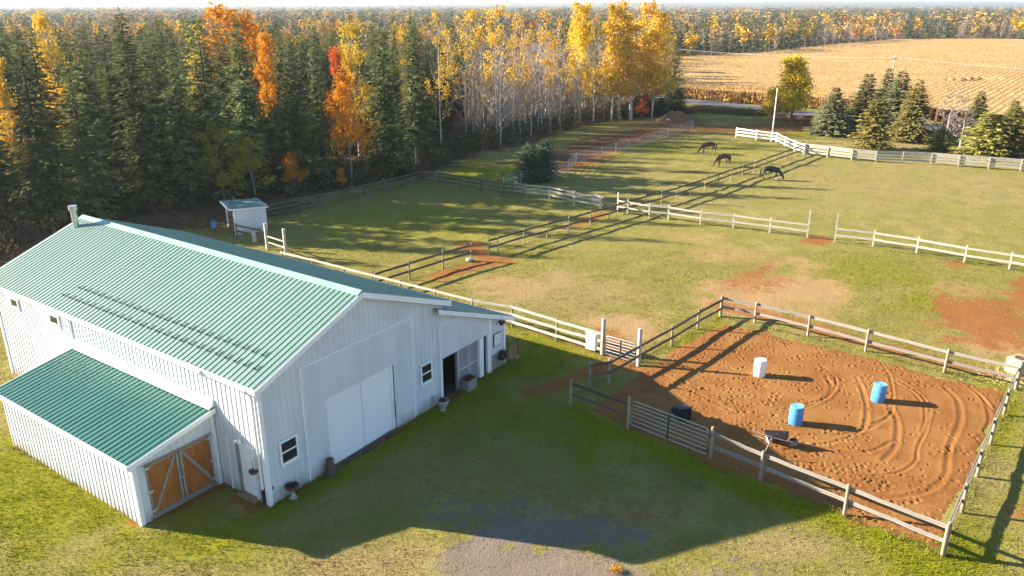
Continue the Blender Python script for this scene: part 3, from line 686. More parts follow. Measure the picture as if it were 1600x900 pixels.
for k in range(7): MB().box(.02 + k * .11, .115 + k * .11, -.012, .012, -.05, .78 + .05 * ((k * 7) % 3)).build('board', M['brown_wood'], t)
MB().box(.0, .82, .014, .05, .25, .32).build('rail', M['dark_wood'], t); MB().box(.80, .88, -.03, .045, -.1, .95).build('post', M['dark_wood'], t)
MB().box(.55, .85, -.12, -.03, -.02, .08).build('block', M['stone'], t)

# ------------------------------------------------------------------ fences
def board_mesh(name, mat, w, t, seed):
    r = random.Random(seed); V = []; n = 7
    for i in range(n):
        x = i / (n - 1); oz = r.uniform(-.010, .010) * (1 if 0 < i < n - 1 else .4); oy = r.uniform(-.008, .008) * (1 if 0 < i < n - 1 else .3); ww = w * r.uniform(.93, 1.05)
        for yy, zz in ((-t / 2, -ww / 2), (t / 2, -ww / 2), (t / 2, ww / 2), (-t / 2, ww / 2)): V.append((x, yy + oy, zz + oz))
    F = [(4 * i + k, 4 * i + (k + 1) % 4, 4 * i + 4 + (k + 1) % 4, 4 * i + 4 + k) for i in range(n - 1) for k in range(4)] + [(3, 2, 1, 0), (4 * n - 4, 4 * n - 3, 4 * n - 2, 4 * n - 1)]
    m = MB(); m.add(V, F); return m.mesh(name, mat)
def post_mesh(name, mat, w, square=True):
    if square:
        b = w / 2; return MB().add([(-b, -b, -.3), (b, -b, -.3), (b, b, -.3), (-b, b, -.3), (-b, -b, 1), (b, -b, 1), (b, b, 1.0), (-b, b, 1.0)], [(3, 2, 1, 0), (4, 5, 6, 7), (0, 1, 5, 4), (1, 2, 6, 5), (2, 3, 7, 6), (3, 0, 4, 7)]).mesh(name, mat)
    return MB().lathe([(w * .52, -.3), (w * .52, .3), (w * .47, .97), (w * .36, 1.0)], 9).mesh(name, mat, True)
_cache = {}
def rails_for(mat, w, t):
    k = ('r', mat, w, t)
    if k not in _cache: _cache[k] = [board_mesh('rail', M[mat], w, t, 100 + i) for i in range(5)]
    return _cache[k]
def post_for(mat, w, sq):
    k = ('p', mat, w, sq)
    if k not in _cache: _cache[k] = post_mesh('post', M[mat], w, sq)
    return _cache[k]
def fence(name, label, posts, h=1.25, zs=(.55, 1.08), rail=('fence_wood', .15, .035), post=('post_wood', .12, False), side=1, cat='fence', group=None, heights=None, skip=(), droop=.0, lowjit=.02, post_every=True):
    posts = [np.array(p) for p in posts]; c = posts[0]
    t = thing(name, label, cat, (c[0], c[1], 0), 0, group); rm = rails_for(*rail); pm = post_for(*post)
    for i, p in enumerate(posts):
        hh = (heights or {}).get(i, h * random.uniform(.97, 1.04))
        d = posts[min(i + 1, len(posts) - 1)] - posts[max(i - 1, 0)]
        link('post', pm, t, (p[0] - c[0], p[1] - c[1], 0), (random.uniform(-.015, .015), random.uniform(-.015, .015), math.atan2(d[1], d[0]) + random.uniform(-.06, .06)), (1, 1, hh))
    for i in range(len(posts) - 1):
        if i in skip: continue
        a, b = posts[i], posts[i + 1]; d = b - a; ln = np.hypot(*d); nrm = np.array([-d[1], d[0]]) / ln * side * (post[1] / 2 + rail[2] / 2 - .004)
        for z in zs:
            j1 = random.uniform(-lowjit, lowjit); j2 = random.uniform(-lowjit, lowjit)
            link('rail', random.choice(rm), t, (a[0] + nrm[0] - c[0] - d[0] / ln * .05, a[1] + nrm[1] - c[1] - d[1] / ln * .05, z + j1), (0, -math.atan2(j2 - j1, ln), math.atan2(d[1], d[0])), (ln + .1, 1, 1))
    return t
G = lambda L_: [g(*q) for q in L_]
FW = dict(rail=('fence_wood', .15, .035), post=('post_wood', .13, False))
fence('rail_fence', 'two rail weathered fence along the arena side facing the barn and silver gate', G([(921, 604), (951, 597), (998, 570), (1049, 541), (1090, 515), (1125, 495)]), side=-1, rail=('shade_toned_rail', .15, .035), post=('post_wood', .12, False))
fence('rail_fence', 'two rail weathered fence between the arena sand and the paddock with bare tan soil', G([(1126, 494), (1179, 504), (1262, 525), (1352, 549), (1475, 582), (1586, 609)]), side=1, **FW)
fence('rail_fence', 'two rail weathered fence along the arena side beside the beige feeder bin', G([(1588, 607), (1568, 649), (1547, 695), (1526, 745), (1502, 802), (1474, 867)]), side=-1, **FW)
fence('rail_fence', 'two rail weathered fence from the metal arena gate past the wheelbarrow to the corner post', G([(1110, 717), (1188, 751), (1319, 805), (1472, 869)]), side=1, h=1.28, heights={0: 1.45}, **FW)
fence('rail_fence', 'short dark two rail fence in the barn shadow beside the metal arena gate', G([(891, 634), (981, 669)]), side=1, heights={0: 1.35, 1: 1.5}, rail=('shade_toned_rail', .14, .035), post=('post_wood', .12, False))
# fence behind the barn: tops seen above the roof
bf = [g(941, 554)] + [g(869.5, 532), g(800.5, 510)] + [g(px, py, 1.28) for px, py in [(738, 466), (679, 451), (625, 438), (585, 428), (537, 416)]]
d0 = bf[-1] - bf[0]; d0 /= np.hypot(*d0)
for s in (3.0, 6.0): bf.append(bf[7] + d0 * s)
fence('board_fence', 'white three board fence running behind the barn to the tall gate post', bf, h=1.32, zs=(.30, .74, 1.18), rail=('white_wood', .145, .035), post=('post_wood', .12, False), side=-1 if False else 1)
tp = [g(447, 399.5), g(418, 390)]
t = thing('gateway', 'pair of tall wooden posts with two thin rails behind the barn roof', 'gateway', (tp[0][0], tp[0][1], 0))
for p in tp: link('post', post_for('white_wood', .17, True), t, (p[0] - tp[0][0], p[1] - tp[0][1], 0), (0, 0, .6), (1, 1, 2.0))
for z in (.6, 1.05):
    d = tp[1] - tp[0]; MB().bar((0, 0, z), (d[0], d[1], z), .05, .09).build('rail', M['white_wood'], t)
tall_k = 0
# two rail fence through the paddocks, backlit shade put into the rail colour
fence('rail_fence', 'short stretch of two rail fence running from the board fence to the red soil gap', [g(640, 437) + (g(640, 437) - g(692, 420)) * 1.0, g(640, 437), g(692.5, 420), g(737, 407)], side=1, h=1.32, rail=('shade_toned_rail', .15, .035), post=('post_wood', .11, False))
fence('rail_fence', 'long two rail fence crossing the paddocks from the red soil gap towards the horses', G([(764.5, 398.5), (778, 395), (818.6, 382), (855, 372), (888, 362.5), (922, 352), (952, 344), (980, 334.5), (1007, 326.5), (1033, 319.5), (1057, 312), (1079, 305), (1101, 297), (1122, 289.5), (1141.5, 282), (1160, 276), (1178, 270), (1195, 263.5), (1211, 257.5), (1228, 251), (1243, 245.5), (1258, 240)]), side=1, h=1.3, rail=('shade_toned_rail', .15, .035), post=('post_wood', .10, False))
WW = dict(rail=('white_wood', .14, .035), post=('white_wood', .11, True))
fence('board_fence', 'white three board fence that ends in a plank panel near the crossing of fences', G([(805, 303), (820, 308), (858, 311), (897, 319.5), (938, 327.5)]), side=-1, zs=(.42, .78, 1.14), h=1.25, **WW)
fence('board_fence', 'white two board fence from the fence crossing to a tall post at the worn gap', G([(965, 331.5), (980.5, 334.5), (1014, 340), (1044, 343), (1094, 351), (1145, 356.5), (1202, 364), (1261, 371.5)]), side=-1, zs=(.55, 1.05), h=1.25, heights={0: 1.75, 7: 2.2}, **WW)
fence('board_fence', 'white two board fence starting at a tall post and running towards the rust red ground', G([(1304, 378), (1363.5, 385), (1431, 396), (1506, 410), (1576, 421), (1650, 434)]), side=-1, zs=(.55, 1.05), h=1.25, heights={0: 2.2}, **WW)
pp = g(930, 326); qq = g(938, 327.5); dd = qq - g(918, 323.5)
t = thing('plank_panel', 'solid white plank panel fixed to the end of the three board fence', 'panel', (g(922, 324)[0], g(922, 324)[1], 0), math.atan2(dd[1], dd[0]))
for k in range(5): MB().box(0, np.hypot(*dd) * .92, .11, .14, .30 + k * .19, .47 + k * .19).build('plank', M['white_wood'], t)
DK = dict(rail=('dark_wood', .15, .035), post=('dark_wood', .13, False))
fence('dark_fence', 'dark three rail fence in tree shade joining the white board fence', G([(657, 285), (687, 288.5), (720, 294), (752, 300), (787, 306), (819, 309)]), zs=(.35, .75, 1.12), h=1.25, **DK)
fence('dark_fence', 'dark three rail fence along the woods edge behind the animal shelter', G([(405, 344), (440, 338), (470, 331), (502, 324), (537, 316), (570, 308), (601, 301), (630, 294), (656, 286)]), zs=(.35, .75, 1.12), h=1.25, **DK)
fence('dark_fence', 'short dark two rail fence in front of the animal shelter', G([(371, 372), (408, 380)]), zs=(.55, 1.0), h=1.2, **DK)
t = thing('white_post', 'short wide white board standing by the dark rails at the shelter', 'board', (*g(398, 378), 0), .5)
MB().box(-.14, .14, -.03, .03, -.1, .75).build('board_face', M['white_wood'], t); MB().box(-.04, .04, .031, .08, -.1, .6).build('stake', M['dark_wood'], t)
VN = dict(rail=('vinyl', .17, .04), post=('vinyl', .14, True))
fence('board_fence', 'bright white three rail fence by the white flag pole and driveway', G([(1150, 215), (1181, 219), (1205, 222), (1213, 223), (1226, 230), (1241, 237), (1256, 242)]), zs=(.42, .82, 1.22), h=1.35, side=-1, **VN)
PL = dict(rail=('pale_wood', .21, .035), post=('pale_wood', .12, True))
fence('board_fence', 'long pale wooden fence of wide close boards in front of the garden spruces', G([(1258, 242), (1292, 246), (1330, 250.5), (1368, 253.5), (1410, 255), (1454, 257), (1497, 260.5), (1544, 264), (1594, 267.5), (1650, 272)]), zs=(.36, .68, 1.0, 1.22), h=1.25, side=1, lowjit=.015, **PL)
# silver pipe corral panels
def pipe_fence(name, label, pts, h=1.35, n=5, mat='galv'):
    P = [np.array(p) for p in pts]; c = P[0]; t = thing(name, label, 'fence', (c[0], c[1], 0))
    for p in P: MB().tube([(0, 0, -.2), (0, 0, h)], .035, 6).build('post', M[mat], t, loc=(p[0] - c[0], p[1] - c[1], 0))
    for a, b in zip(P[:-1], P[1:]):
        for k in range(n):
            z = .25 + (h - .3) * k / (n - 1); MB().tube([(a[0] - c[0], a[1] - c[1], z), (b[0] - c[0], b[1] - c[1], z)], .022, 5).build('rail', M[mat], t)
    return t
pipe_fence('pipe_fence', 'silver pipe corral panels in front of the lone bushy spruce', G([(787, 297), (814, 289), (829, 286), (843, 284), (858, 281), (871, 278), (887, 272)]))
pipe_fence('pipe_fence', 'grey pipe fence climbing along the brown bank to the soil mound', G([(887, 271), (900, 257), (915, 252), (940, 247), (962, 241), (982, 235), (1002, 229), (1022, 222), (1043, 215), (1062, 209), (1082, 203)]))
# gates
def pipe_gate(name, label, a, b, h=1.15, n=6, z0=.12, mat='pipe_green'):
    a = np.array(a); b = np.array(b); d = b - a; ln = np.hypot(*d); t = thing(name, label, 'gate', (a[0], a[1], 0), math.atan2(d[1], d[0]))
    r = .16; e = .08; x1 = ln - .08; zt = z0 + h
    arc = [(e, 0, z0), (e, 0, zt - r)] + [(e + r - r * math.cos(q), 0, zt - r + r * math.sin(q)) for q in (.4, .8, 1.2, 1.57)] + [(x1 - r + r * math.sin(q), 0, zt - r + r * math.cos(q)) for q in (0, .4, .8, 1.2, 1.57)] + [(x1, 0, z0), (e, 0, z0)]
    MB().tube(arc, .026, 7).build('gate_frame', M[mat], t, True)
    for k in range(1, n): MB().tube([(e, 0, z0 + h * (k / n) ** .92), (x1, 0, z0 + h * (k / n) ** .92)], .019, 6).build('gate_rail', M[mat], t)
    MB().box(ln * .5 - .03, ln * .5 + .03, -.03, .03, z0, zt - .02).build('gate_brace', M['dark_metal'], t)
    for z in (.3, .95): MB().box(ln - .09, ln + .04, -.02, .02, z, z + .05).build('hinge', M['dark_metal'], t)
    return t
pipe_gate('pipe_gate', 'grey green metal pipe gate at the arena entrance', g(983, 666), g(1106, 715))
pg = pipe_gate('pipe_gate', 'thin silver pipe gate between the two tall white posts', g(944, 555), g(994, 570), 1.0, 6, .12, 'galv')
for (px, py, lb) in ((941, 554, 'tall squared white gate post at the end of the board fence'), (997, 571, 'tall squared white gate post touching the arena fence')):
    p = g(px, py); t = thing('gate_post', lb, 'gate post', (*p, 0), .5)
    link('post_shaft', post_for('pale_wood', .16, True), t, (0, 0, 0), (0, 0, 0), (1, 1, 2.0)); MB().tube([(.05, .05, 1.95), (.05, .05, 2.25)], .02, 5).build('peg', M['post_wood'], t)
a = g(918, 546); b = g(937, 551); d = b - a
t = thing('white_cabinet', 'white box hung on the board fence beside the tall gate post', 'box', (a[0], a[1], 0), math.atan2(d[1], d[0]))
MB().box(0, .58, -.22, .10, .12, 1.05).build('cabinet_body', M['white_trim'], t, bevel=.02); MB().box(.03, .55, -.235, -.221, .15, 1.02).build('cabinet_door', M['white_plastic'], t); MB().box(-.03, .61, -.26, .12, 1.052, 1.09).build('cabinet_top', M['white_trim'], t)

# ------------------------------------------------------------------ arena things
def barrel(label, x, y, mat, lid, tilt=(0, 0), group=None):
    t = thing('barrel', label, 'barrel', (x, y, -.02), random.random()); t.rotation_euler = (tilt[0], tilt[1], random.random())
    MB().lathe([(.26, 0), (.285, .03), (.29, .10), (.298, .28), (.303, .30), (.298, .32), (.298, .56), (.303, .58), (.298, .60), (.29, .78), (.285, .84), (.265, .86)], 28).build('drum', M[mat], t, True)
    MB().lathe([(.275, .855), (.28, .875), (.262, .885), (.255, .872), (.02, .872)], 28).build('lid', M[lid], t, True)
    for s in (-1, 1): MB().lathe([(.035, .872), (.035, .895), (.028, .897)], 10, (s * .15, 0, 0)).build('bung', M[lid], t)
barrel('white plastic barrel standing on the arena sand', 12.04, 34.48, 'white_plastic', 'white_plastic')
barrel('blue plastic barrel on the arena sand, the one closer to the wheelbarrow', 12.21, 29.83, 'blue_plastic', 'lid_blue')
barrel('leaning blue plastic barrel on the arena sand amid curved tracks', 16.64, 31.87, 'blue_plastic', 'lid_blue', (.03, .07))
p = g(1064, 650); t = thing('mounting_block', 'black two step plastic mounting block standing inside the arena gate', 'mounting block', (*p, .01), R(100))
MB().prism([(-.42, 0), (.46, 0), (.43, .26), (.05, .26), (.02, .52), (-.38, .52)], -.28, .28).build('body', M['black_plastic'], t, bevel=.015)
for x0, x1, z in ((-.37, .02, .521), (.06, .42, .261)): MB().box(x0, x1, -.25, .25, z, z + .02).build('tread', M['dark_metal'], t)
MB().box(-.46, -.422, -.25, .25, .05, .60).build('back_plate', M['black_plastic'], t)
p = g(1214, 698); t = thing('wheelbarrow', 'black wheelbarrow tipped on its side near the arena fence', 'wheelbarrow', (*p, .0), R(-28))
tr = MB(); tr.add([(-.30, -.22, .10), (.30, -.18, .10), (.30, .18, .10), (-.30, .22, .10), (-.48, -.34, .42), (.46, -.32, .38), (.46, .32, .38), (-.48, .34, .42)], [(3, 2, 1, 0), (0, 1, 5, 4), (1, 2, 6, 5), (2, 3, 7, 6), (3, 0, 4, 7)])
tr.add([(x * .97, y * .96, z + .012) for x, y, z in [(-.30, -.22, .10), (.30, -.18, .10), (.30, .18, .10), (-.30, .22, .10), (-.48, -.34, .42), (.46, -.32, .38), (.46, .32, .38), (-.48, .34, .42)]], [(0, 1, 2, 3), (4, 5, 1, 0), (5, 6, 2, 1), (6, 7, 3, 2), (7, 4, 0, 3)])
RM = Matrix.Translation((0, 0, .18)) @ Matrix.Rotation(R(-48), 4, 'X') @ Matrix.Rotation(R(-14), 4, 'Y')
def tilt(o): o.matrix_local = RM; return o
tilt(tr.build('tray', M['black_plastic'], t)); tilt(MB().box(-.25, .26, -.17, .17, .118, .124).build('tray_liner', M['grey_plastic'], t))
for s in (-1, 1): tilt(MB().tube([(.62, s * .05, .02), (.2, s * .16, .06), (-.4, s * .26, .22), (-.98, s * .30, .42)], .02, 6).build('handle', M['grey_wood'], t))
for s in (-1, 1): tilt(MB().tube([(-.2, s * .22, .12), (-.32, s * .22, -.12), (-.42, s * .22, .2)], .016, 6).build('leg', M['galv'], t))
wh = MB(); wh.tube([(.62, -.05, .02), (.62, .05, .02)], .19, 16); tilt(wh.build('wheel', M['black_plastic'], t))
p = g(1190, 716); q = g(1204, 683, .95)
t = thing('fork_handle', 'wooden tool handle leaning upward by the tipped wheelbarrow', 'tool', (*p, 0))
MB().tube([(0, 0, 0), (q[0] - p[0], q[1] - p[1], .72)], .024, 7).build('shaft', M['grey_wood'], t); MB().bar((-.04, -.12, .03), (.04, .12, .03), .05, .04).build('fork_head', M['rust'], t)
p = g(1589, 582); t = thing('feeder_bin', 'beige square feeder bin with a round hole at the arena corner', 'bin', (*p, 0), R(20))
MB().box(-.42, .42, -.4, .4, 0, .78).build('bin_body', M['beige'], t, bevel=.03); MB().lathe([(.24, .782), (.25, .80), (.20, .80), (.19, .786)], 20).build('hole_rim', M['dark_wood'], t); MB().box(-.44, .44, -.425, -.405, .55, .62).build('rim_band', M['beige'], t)
hay = []
for k in range(900):
    a = random.uniform(0, 6.28); r = abs(random.gauss(0, 1.1)); x, y = p[0] - .6 + r * math.cos(a), p[1] - .8 + .7 * r * math.sin(a); q_ = random.uniform(0, 3.14); l = random.uniform(.06, .16)
    hay += [(x, y, .03), (x + .02 * math.sin(q_), y + .02 * math.cos(q_), .05), (x + l * math.cos(q_), y + l * math.sin(q_), random.uniform(.02, .09))]
me = np_mesh('spilled_hay', hay, np.arange(len(hay)).reshape(-1, 3), M['grass_blade'], np.tile((.62, .50, .24), (len(hay), 1)))
tag(link('spilled_hay', me), 'pale hay spilled round the beige feeder bin', 'hay', kind='stuff')
t = thing('rock', 'pale rock at the foot of the fence post by the red soil gap', 'rock', (*g(733, 408), 0))
bm = bmesh.new(); bmesh.ops.create_icosphere(bm, subdivisions=2, radius=.28)
for v in bm.verts: v.co *= random.uniform(.85, 1.12); v.co.z *= .7
mer = bpy.data.meshes.new('rock_mass'); bm.to_mesh(mer); bm.free(); mer.materials.append(M['stone']); link('rock_mass', mer, t, (0, 0, .1))

# ------------------------------------------------------------------ animal shelter
a, b, c = g(370, 367), g(419, 360), g(339, 358)
wd = b - a; wl = np.hypot(*wd); ang_s = math.atan2(wd[1], wd[0])       # closed side wall runs a->b
dep = 2.7
t = thing('animal_shelter', 'white open fronted animal shelter with green roof at the woods edge', 'shelter', (a[0], a[1], 0), ang_s)
nb = int(wl / .2)
for k in range(nb):
    zf = 1.95 - 0.0 * k; MB().box(k * wl / nb + .004, (k + 1) * wl / nb - .004, 0, .03, -.05, 2.02 - .0 * k).build('wall_board', M['white_siding'], t)
for k in range(8): MB().box(wl - .03, wl, .04 + k * dep / 8, .034 + (k + 1) * dep / 8, -.05, 2.02).build('wall_board', M['grey_wood'], t)
for k in range(nb): MB().box(k * wl / nb + .004, (k + 1) * wl / nb - .004, dep, dep + .03, -.05, 2.02).build('wall_board', M['grey_wood'], t)
for y in (.09, dep - .06): MB().box(-.07, .07, y - .07, y + .07, -.05, 2.12).build('corner_post', M['white_trim'], t)
for z in (.45, .85): MB().bar((.02, .12, z), (.02, dep - .1, z), .04, .13).build('rail', M['brown_wood'], t)
rfm = MB().prism([(-.35, 2.20), (wl + .15, 2.06), (wl + .15, 2.0), (-.35, 2.14)], -.18, dep + .2).build('roof', M['roof_green'], t)
MB().prism([(-.37, 2.13), (wl + .16, 1.99), (wl + .16, 1.90), (-.37, 2.02)], -.21, -.181).build('fascia', M['white_trim'], t)
MB().box(-.40, -.352, -.2, dep + .2, 2.02, 2.18).build('fascia', M['white_trim'], t)
p = g(337, 364); t = thing('blue_bucket', 'blue bucket hung on a short stake beside the animal shelter', 'bucket', (*p, 0))
MB().tube([(0, 0, -.2), (0, 0, .85)], .05, 7).build('stake', M['dark_wood'], t)
MB().lathe([(.19, .55), (.24, .95), (.25, .97), (.22, .96), (.18, .6)], 16, (.05, -.27, 0)).build('bucket_body', M['blue_plastic'], t, True)
MB().tube([(-.19, -.27, .96), (.05, -.20, 1.16), (.29, -.27, .96)], .01, 5).build('handle', M['galv'], t)

# ------------------------------------------------------------------ poles and wires
p = g(1207, 208); hp = top_height(1207, 208, 139)
t = thing('flag_pole', 'slim white pole standing behind the bright white fence', 'pole', (*p, 0))
MB().tube([(0, 0, -.3), (0, 0, hp)], [.11, .07], 8).build('shaft', M['white_plastic'], t, True); MB().lathe([(.02, 0), (.09, .04), (.09, .1), (.02, .14)], 8, (0, 0, hp)).build('finial', M['white_plastic'], t, True)
pu = g(1386, 168); hu = top_height(1386, 168, 87)
def upole(pos, h, label):
    t = thing('utility_pole', label, 'utility pole', (*pos, 0), math.atan2(rd[1], rd[0]) + math.pi / 2)
    MB().tube([(0, 0, -.5), (0, 0, h)], [.16, .11], 8).build('shaft', M['pale_bark'], t, True); MB().box(-.95, .95, -.06, .06, h - .55, h - .42).build('crossarm', M['grey_wood'], t)
    for x in (-.85, 0, .85): MB().lathe([(.05, 0), (.06, .06), (.03, .14)], 8, (x, 0, h - .42 if x else h)).build('insulator', M['grey_plastic'], t)
    MB().tube([(.1, 0, h - 1.2), (1.9, .2, .0)], .012, 4).build('guy_wire', M['galv'], t)
upole(pu, hu, 'wooden utility pole with crossarm rising behind the garden spruces')
pl_ = pu - rd * 62; pr_ = pu + rd * 62
def wire(a, b, label, off):
    pts = []
    for k in range(13):
        s = k / 12; q = a + (b - a) * s + rn * off; pts.append((q[0] - a[0], q[1] - a[1], hu - .3 - 4 * .9 * s * (1 - s)))
    t = thing('power_line', label, 'wire', (*a, 0)); MB().tube(pts, .02, 4, False).build('cable', M['grey_plastic'], t)
wire(pu, pl_, 'overhead power wire running from the utility pole towards the yellow poplars', .85); wire(pu, pr_, 'overhead power wire running from the utility pole away from the woods', .85)

# ------------------------------------------------------------------ soil mound
p = g(1055, 190); n = 26; mv = []
for j in range(n):
    for i in range(n):
        x = (i / (n - 1) - .5) * 7.5; y = (j / (n - 1) - .5) * 5.5; r = math.hypot(x / 3.4, y / 2.4)
        z = 1.75 * max(0, 1 - r ** 1.6) + (float(vnoise(np.array(x * 1.3 + 9), np.array(y * 1.3 + 4))) - .5) * .6 * max(0, 1 - r) + (float(vnoise(np.array(x * 3 + 2), np.array(y * 3 + 7))) - .5) * .25 * max(0, 1.1 - r) - .12
        mv.append((x, y, z))
me = np_mesh('soil_mound', mv, grid_faces(n, n), M['mound_soil'], smooth=True)
tag(link('soil_mound', me, None, (*p, 0)), 'brown mound of loose soil between the woods and the road', 'soil mound')

# ------------------------------------------------------------------ horses
def skin_obj(name, V, E, Rr, mat, parent, root=0, sub=2):
    me = bpy.data.meshes.new(name); me.from_pydata(V, E, []); me.materials.append(mat)
    o = link(name, me, parent); sk = o.modifiers.new('skin', 'SKIN'); sk.use_smooth_shade = True
    if not me.skin_vertices: me.skin_vertices.new()
    for i, r in enumerate(Rr): me.skin_vertices[0].data[i].radius = r if isinstance(r, tuple) else (r, r); me.skin_vertices[0].data[i].use_root = (i == root)
    s = o.modifiers.new('sub', 'SUBSURF'); s.levels = sub; s.render_levels = sub
    return o
def horse(label, pos, rz, mat, socks, step=.12):
    t = thing('horse', label, 'horse', (pos[0], pos[1], 0), rz)       # faces +x
    V = []; Rr = []; E = []
    def vt(p, r): V.append(p); Rr.append(r); return len(V) - 1
    def chain(start, pts):
        last = start
        for p, r in pts:
            k = vt(p, r); E.append((last, k)); last = k
        return last
    c0 = vt((0, 0, 1.12), (.27, .33))
    hip = chain(c0, [((-.32, 0, 1.16), (.26, .30)), ((-.66, 0, 1.20), (.25, .29))])
    chain(hip, [((-.84, 0, 1.18), (.13, .17))])
    sh = chain(c0, [((.34, 0, 1.12), (.25, .33)), ((.60, 0, 1.12), (.19, .29))])
    chain(sh, [((.86, 0, .92), (.11, .19)), ((1.10, 0, .64), (.09, .14)), ((1.24, 0, .42), (.085, .12)), ((1.30, 0, .24), (.065, .085)), ((1.34, 0, .09), (.05, .06))])
    for s, dx in ((1, step), (-1, -step)):
        chain(sh, [((.56, s * .15, .86), (.085, .11)), ((.55 + dx * .6, s * .16, .50), .058), ((.55 + dx, s * .16, .22), .042), ((.56 + dx, s * .16, .10), .046), ((.60 + dx, s * .16, .03), .058)])
        chain(hip, [((-.66, s * .15, .92), (.10, .16)), ((-.58 - dx * .4, s * .16, .72), (.075, .10)), ((-.80 - dx, s * .16, .48), .058), ((-.76 - dx, s * .16, .20), .042), ((-.74 - dx, s * .16, .10), .046), ((-.70 - dx, s * .16, .03), .058)])
    skin_obj('body', V, E, Rr, mat, t)
    m = MB()
    for k in range(26):
        s = k / 25; x = .60 + .62 * s; z = 1.42 - .92 * s ** 1.1 + .03; y = .11 * (1 if k % 3 else -1); m.add([(x, 0, z), (x + .05, 0, z - .06), (x + .02, y, z - .22)], [(0, 1, 2)])
    m.build('mane', M['mane'], t)
    MB().tube([(-.90, 0, 1.24), (-1.0, 0, 1.05), (-1.02, 0, .75), (-.98, 0, .42)], [.04, .075, .08, .02], 7).build('tail', M['mane'], t, True)
    for s in (1, -1): MB().add([(1.13, s * .05, .60), (1.17, s * .09, .56), (1.06, s * .10, .72), (1.14, s * .03, .56)], [(0, 1, 2), (1, 3, 2), (3, 0, 2), (0, 3, 1)]).build('ear', mat, t)
    for s, dx in socks:
        x, y = ((.555, .16 * s)) if dx > 0 else ((-.75, .16 * s)); x += step * s if dx > 0 else -step * s
        MB().tube([(x, y, .06), (x - .005, y, .26)], [.062, .056], 8).build('sock', M['sock'], t, True)
    return t
horse('bay brown horse grazing farthest from the black horse, head down', g(1106, 240), R(190), M['horse_bay'], [])
horse('bay brown horse grazing beside the long two rail fence, head down', g(1129, 260), R(205), M['horse_bay'], [], .09)
horse('black horse with white feet grazing alone between fence and open paddock', g(1203, 281), R(-6), M['horse_black'], [(1, 1), (-1, 1), (1, -1)], .1)

# ------------------------------------------------------------------ tree meshes
def diamonds(P, D, S, ln, wd):
    """leaf-shaped quads: base P, unit direction D, unit side S, length, width"""
    P = np.asarray(P); D = np.asarray(D); S = np.asarray(S); ln = np.asarray(ln)[:, None]; wd = np.asarray(wd)[:, None]
    m = P + D * ln * .45
    V = np.stack([P, m + S * wd * .5, P + D * ln, m - S * wd * .5], 1).reshape(-1, 3)
    return V, np.arange(len(V)).reshape(-1, 4)
def unit(v): return v / (np.linalg.norm(v, axis=-1, keepdims=True) + 1e-9)
def conifer_pts(H, Rad, nwh, nbr, nsp, r, base=.1, taper=.85, sp_len=.6, droop=.25, ragged=.25):
    P, D, S, Ln, Wd, T = [], [], [], [], [], []; ph0 = r.uniform(0, 6.28)
    for w in range(nwh):
        t = base + (1 - base) * ((w + r.random() * .8) / nwh); z = H * t
        bl0 = Rad * (1 - t) ** taper + .12
        if t < base + .12: bl0 *= .75 + .25 * (t - base) / .12
        n = max(3, int(nbr * (.55 + .45 * (1 - t)) + .5)); a0 = r.random() * 6.28
        for b in range(n):
            az = a0 + 6.283 * b / n + r.normal(0, .18); bl = bl0 * r.uniform(1 - ragged * 1.3, 1 + ragged * .5) * (1 + ragged * .55 * math.sin(2 * az + ph0 + z * .9) + ragged * .4 * math.sin(3 * az - z * 1.7))
            dr = droop * (1 - t) - .25 * t + r.normal(0, .08); zj = r.normal(0, H * .016)
            bl = max(bl, .1); ns = max(2, int(nsp * (bl / Rad) + .8))
            for k in range(ns):
                s = (k + .55 + r.uniform(-.3, .3)) / ns; rad = bl * s
                zz = z + zj - dr * rad * (1.15 - .55 * s) + r.normal(0, .09)
                o = np.array([math.cos(az), math.sin(az), 0]); sd_ = np.array([-math.sin(az), math.cos(az), 0])
                side = r.choice([-1, 1]) * (1 if k < ns - 1 else .2) * r.uniform(.3, 1.0)
                d = o * (1 - .3 * abs(side)) + sd_ * side * .75 + np.array([0, 0, -.22 - .3 * r.random() + .35 * t])
                P.append(o * rad * .92 + np.array([0, 0, zz])); D.append(d); S.append(np.cross(d, [0, 0, 1.]) + r.normal(0, .35, 3)); f = .65 + .5 * (1 - s) + .2 * r.random()
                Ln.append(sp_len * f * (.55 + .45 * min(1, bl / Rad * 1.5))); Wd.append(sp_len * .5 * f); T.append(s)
    P.append(np.array([0, 0, H * .985])); D.append(np.array([0, 0, 1.])); S.append(np.array([1., 0, 0])); Ln.append(.5); Wd.append(.18); T.append(1)
    return np.array(P), unit(np.array(D)), unit(np.array(S)), np.array(Ln), np.array(Wd), np.array(T)
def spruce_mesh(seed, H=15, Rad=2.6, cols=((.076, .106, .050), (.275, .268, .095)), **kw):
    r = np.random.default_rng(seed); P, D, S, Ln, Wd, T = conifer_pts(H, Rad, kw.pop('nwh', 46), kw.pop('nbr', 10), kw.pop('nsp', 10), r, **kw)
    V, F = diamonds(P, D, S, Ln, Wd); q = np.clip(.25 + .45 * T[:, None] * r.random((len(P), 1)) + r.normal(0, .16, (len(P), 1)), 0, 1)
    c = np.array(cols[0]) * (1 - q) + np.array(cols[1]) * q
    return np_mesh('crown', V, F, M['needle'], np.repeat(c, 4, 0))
def trunk_mesh(H, r0, mat, name='trunk', lean=0.0, top=.96):
    return MB().tube([(0, 0, -.3), (0, 0, H * .02), (lean * .3, 0, H * .35), (lean * .6, lean * .2, H * .7), (lean, lean * .3, H * top)], [r0 * 1.25, r0, r0 * .78, r0 * .45, r0 * .08], 7).mesh(name, mat, True)
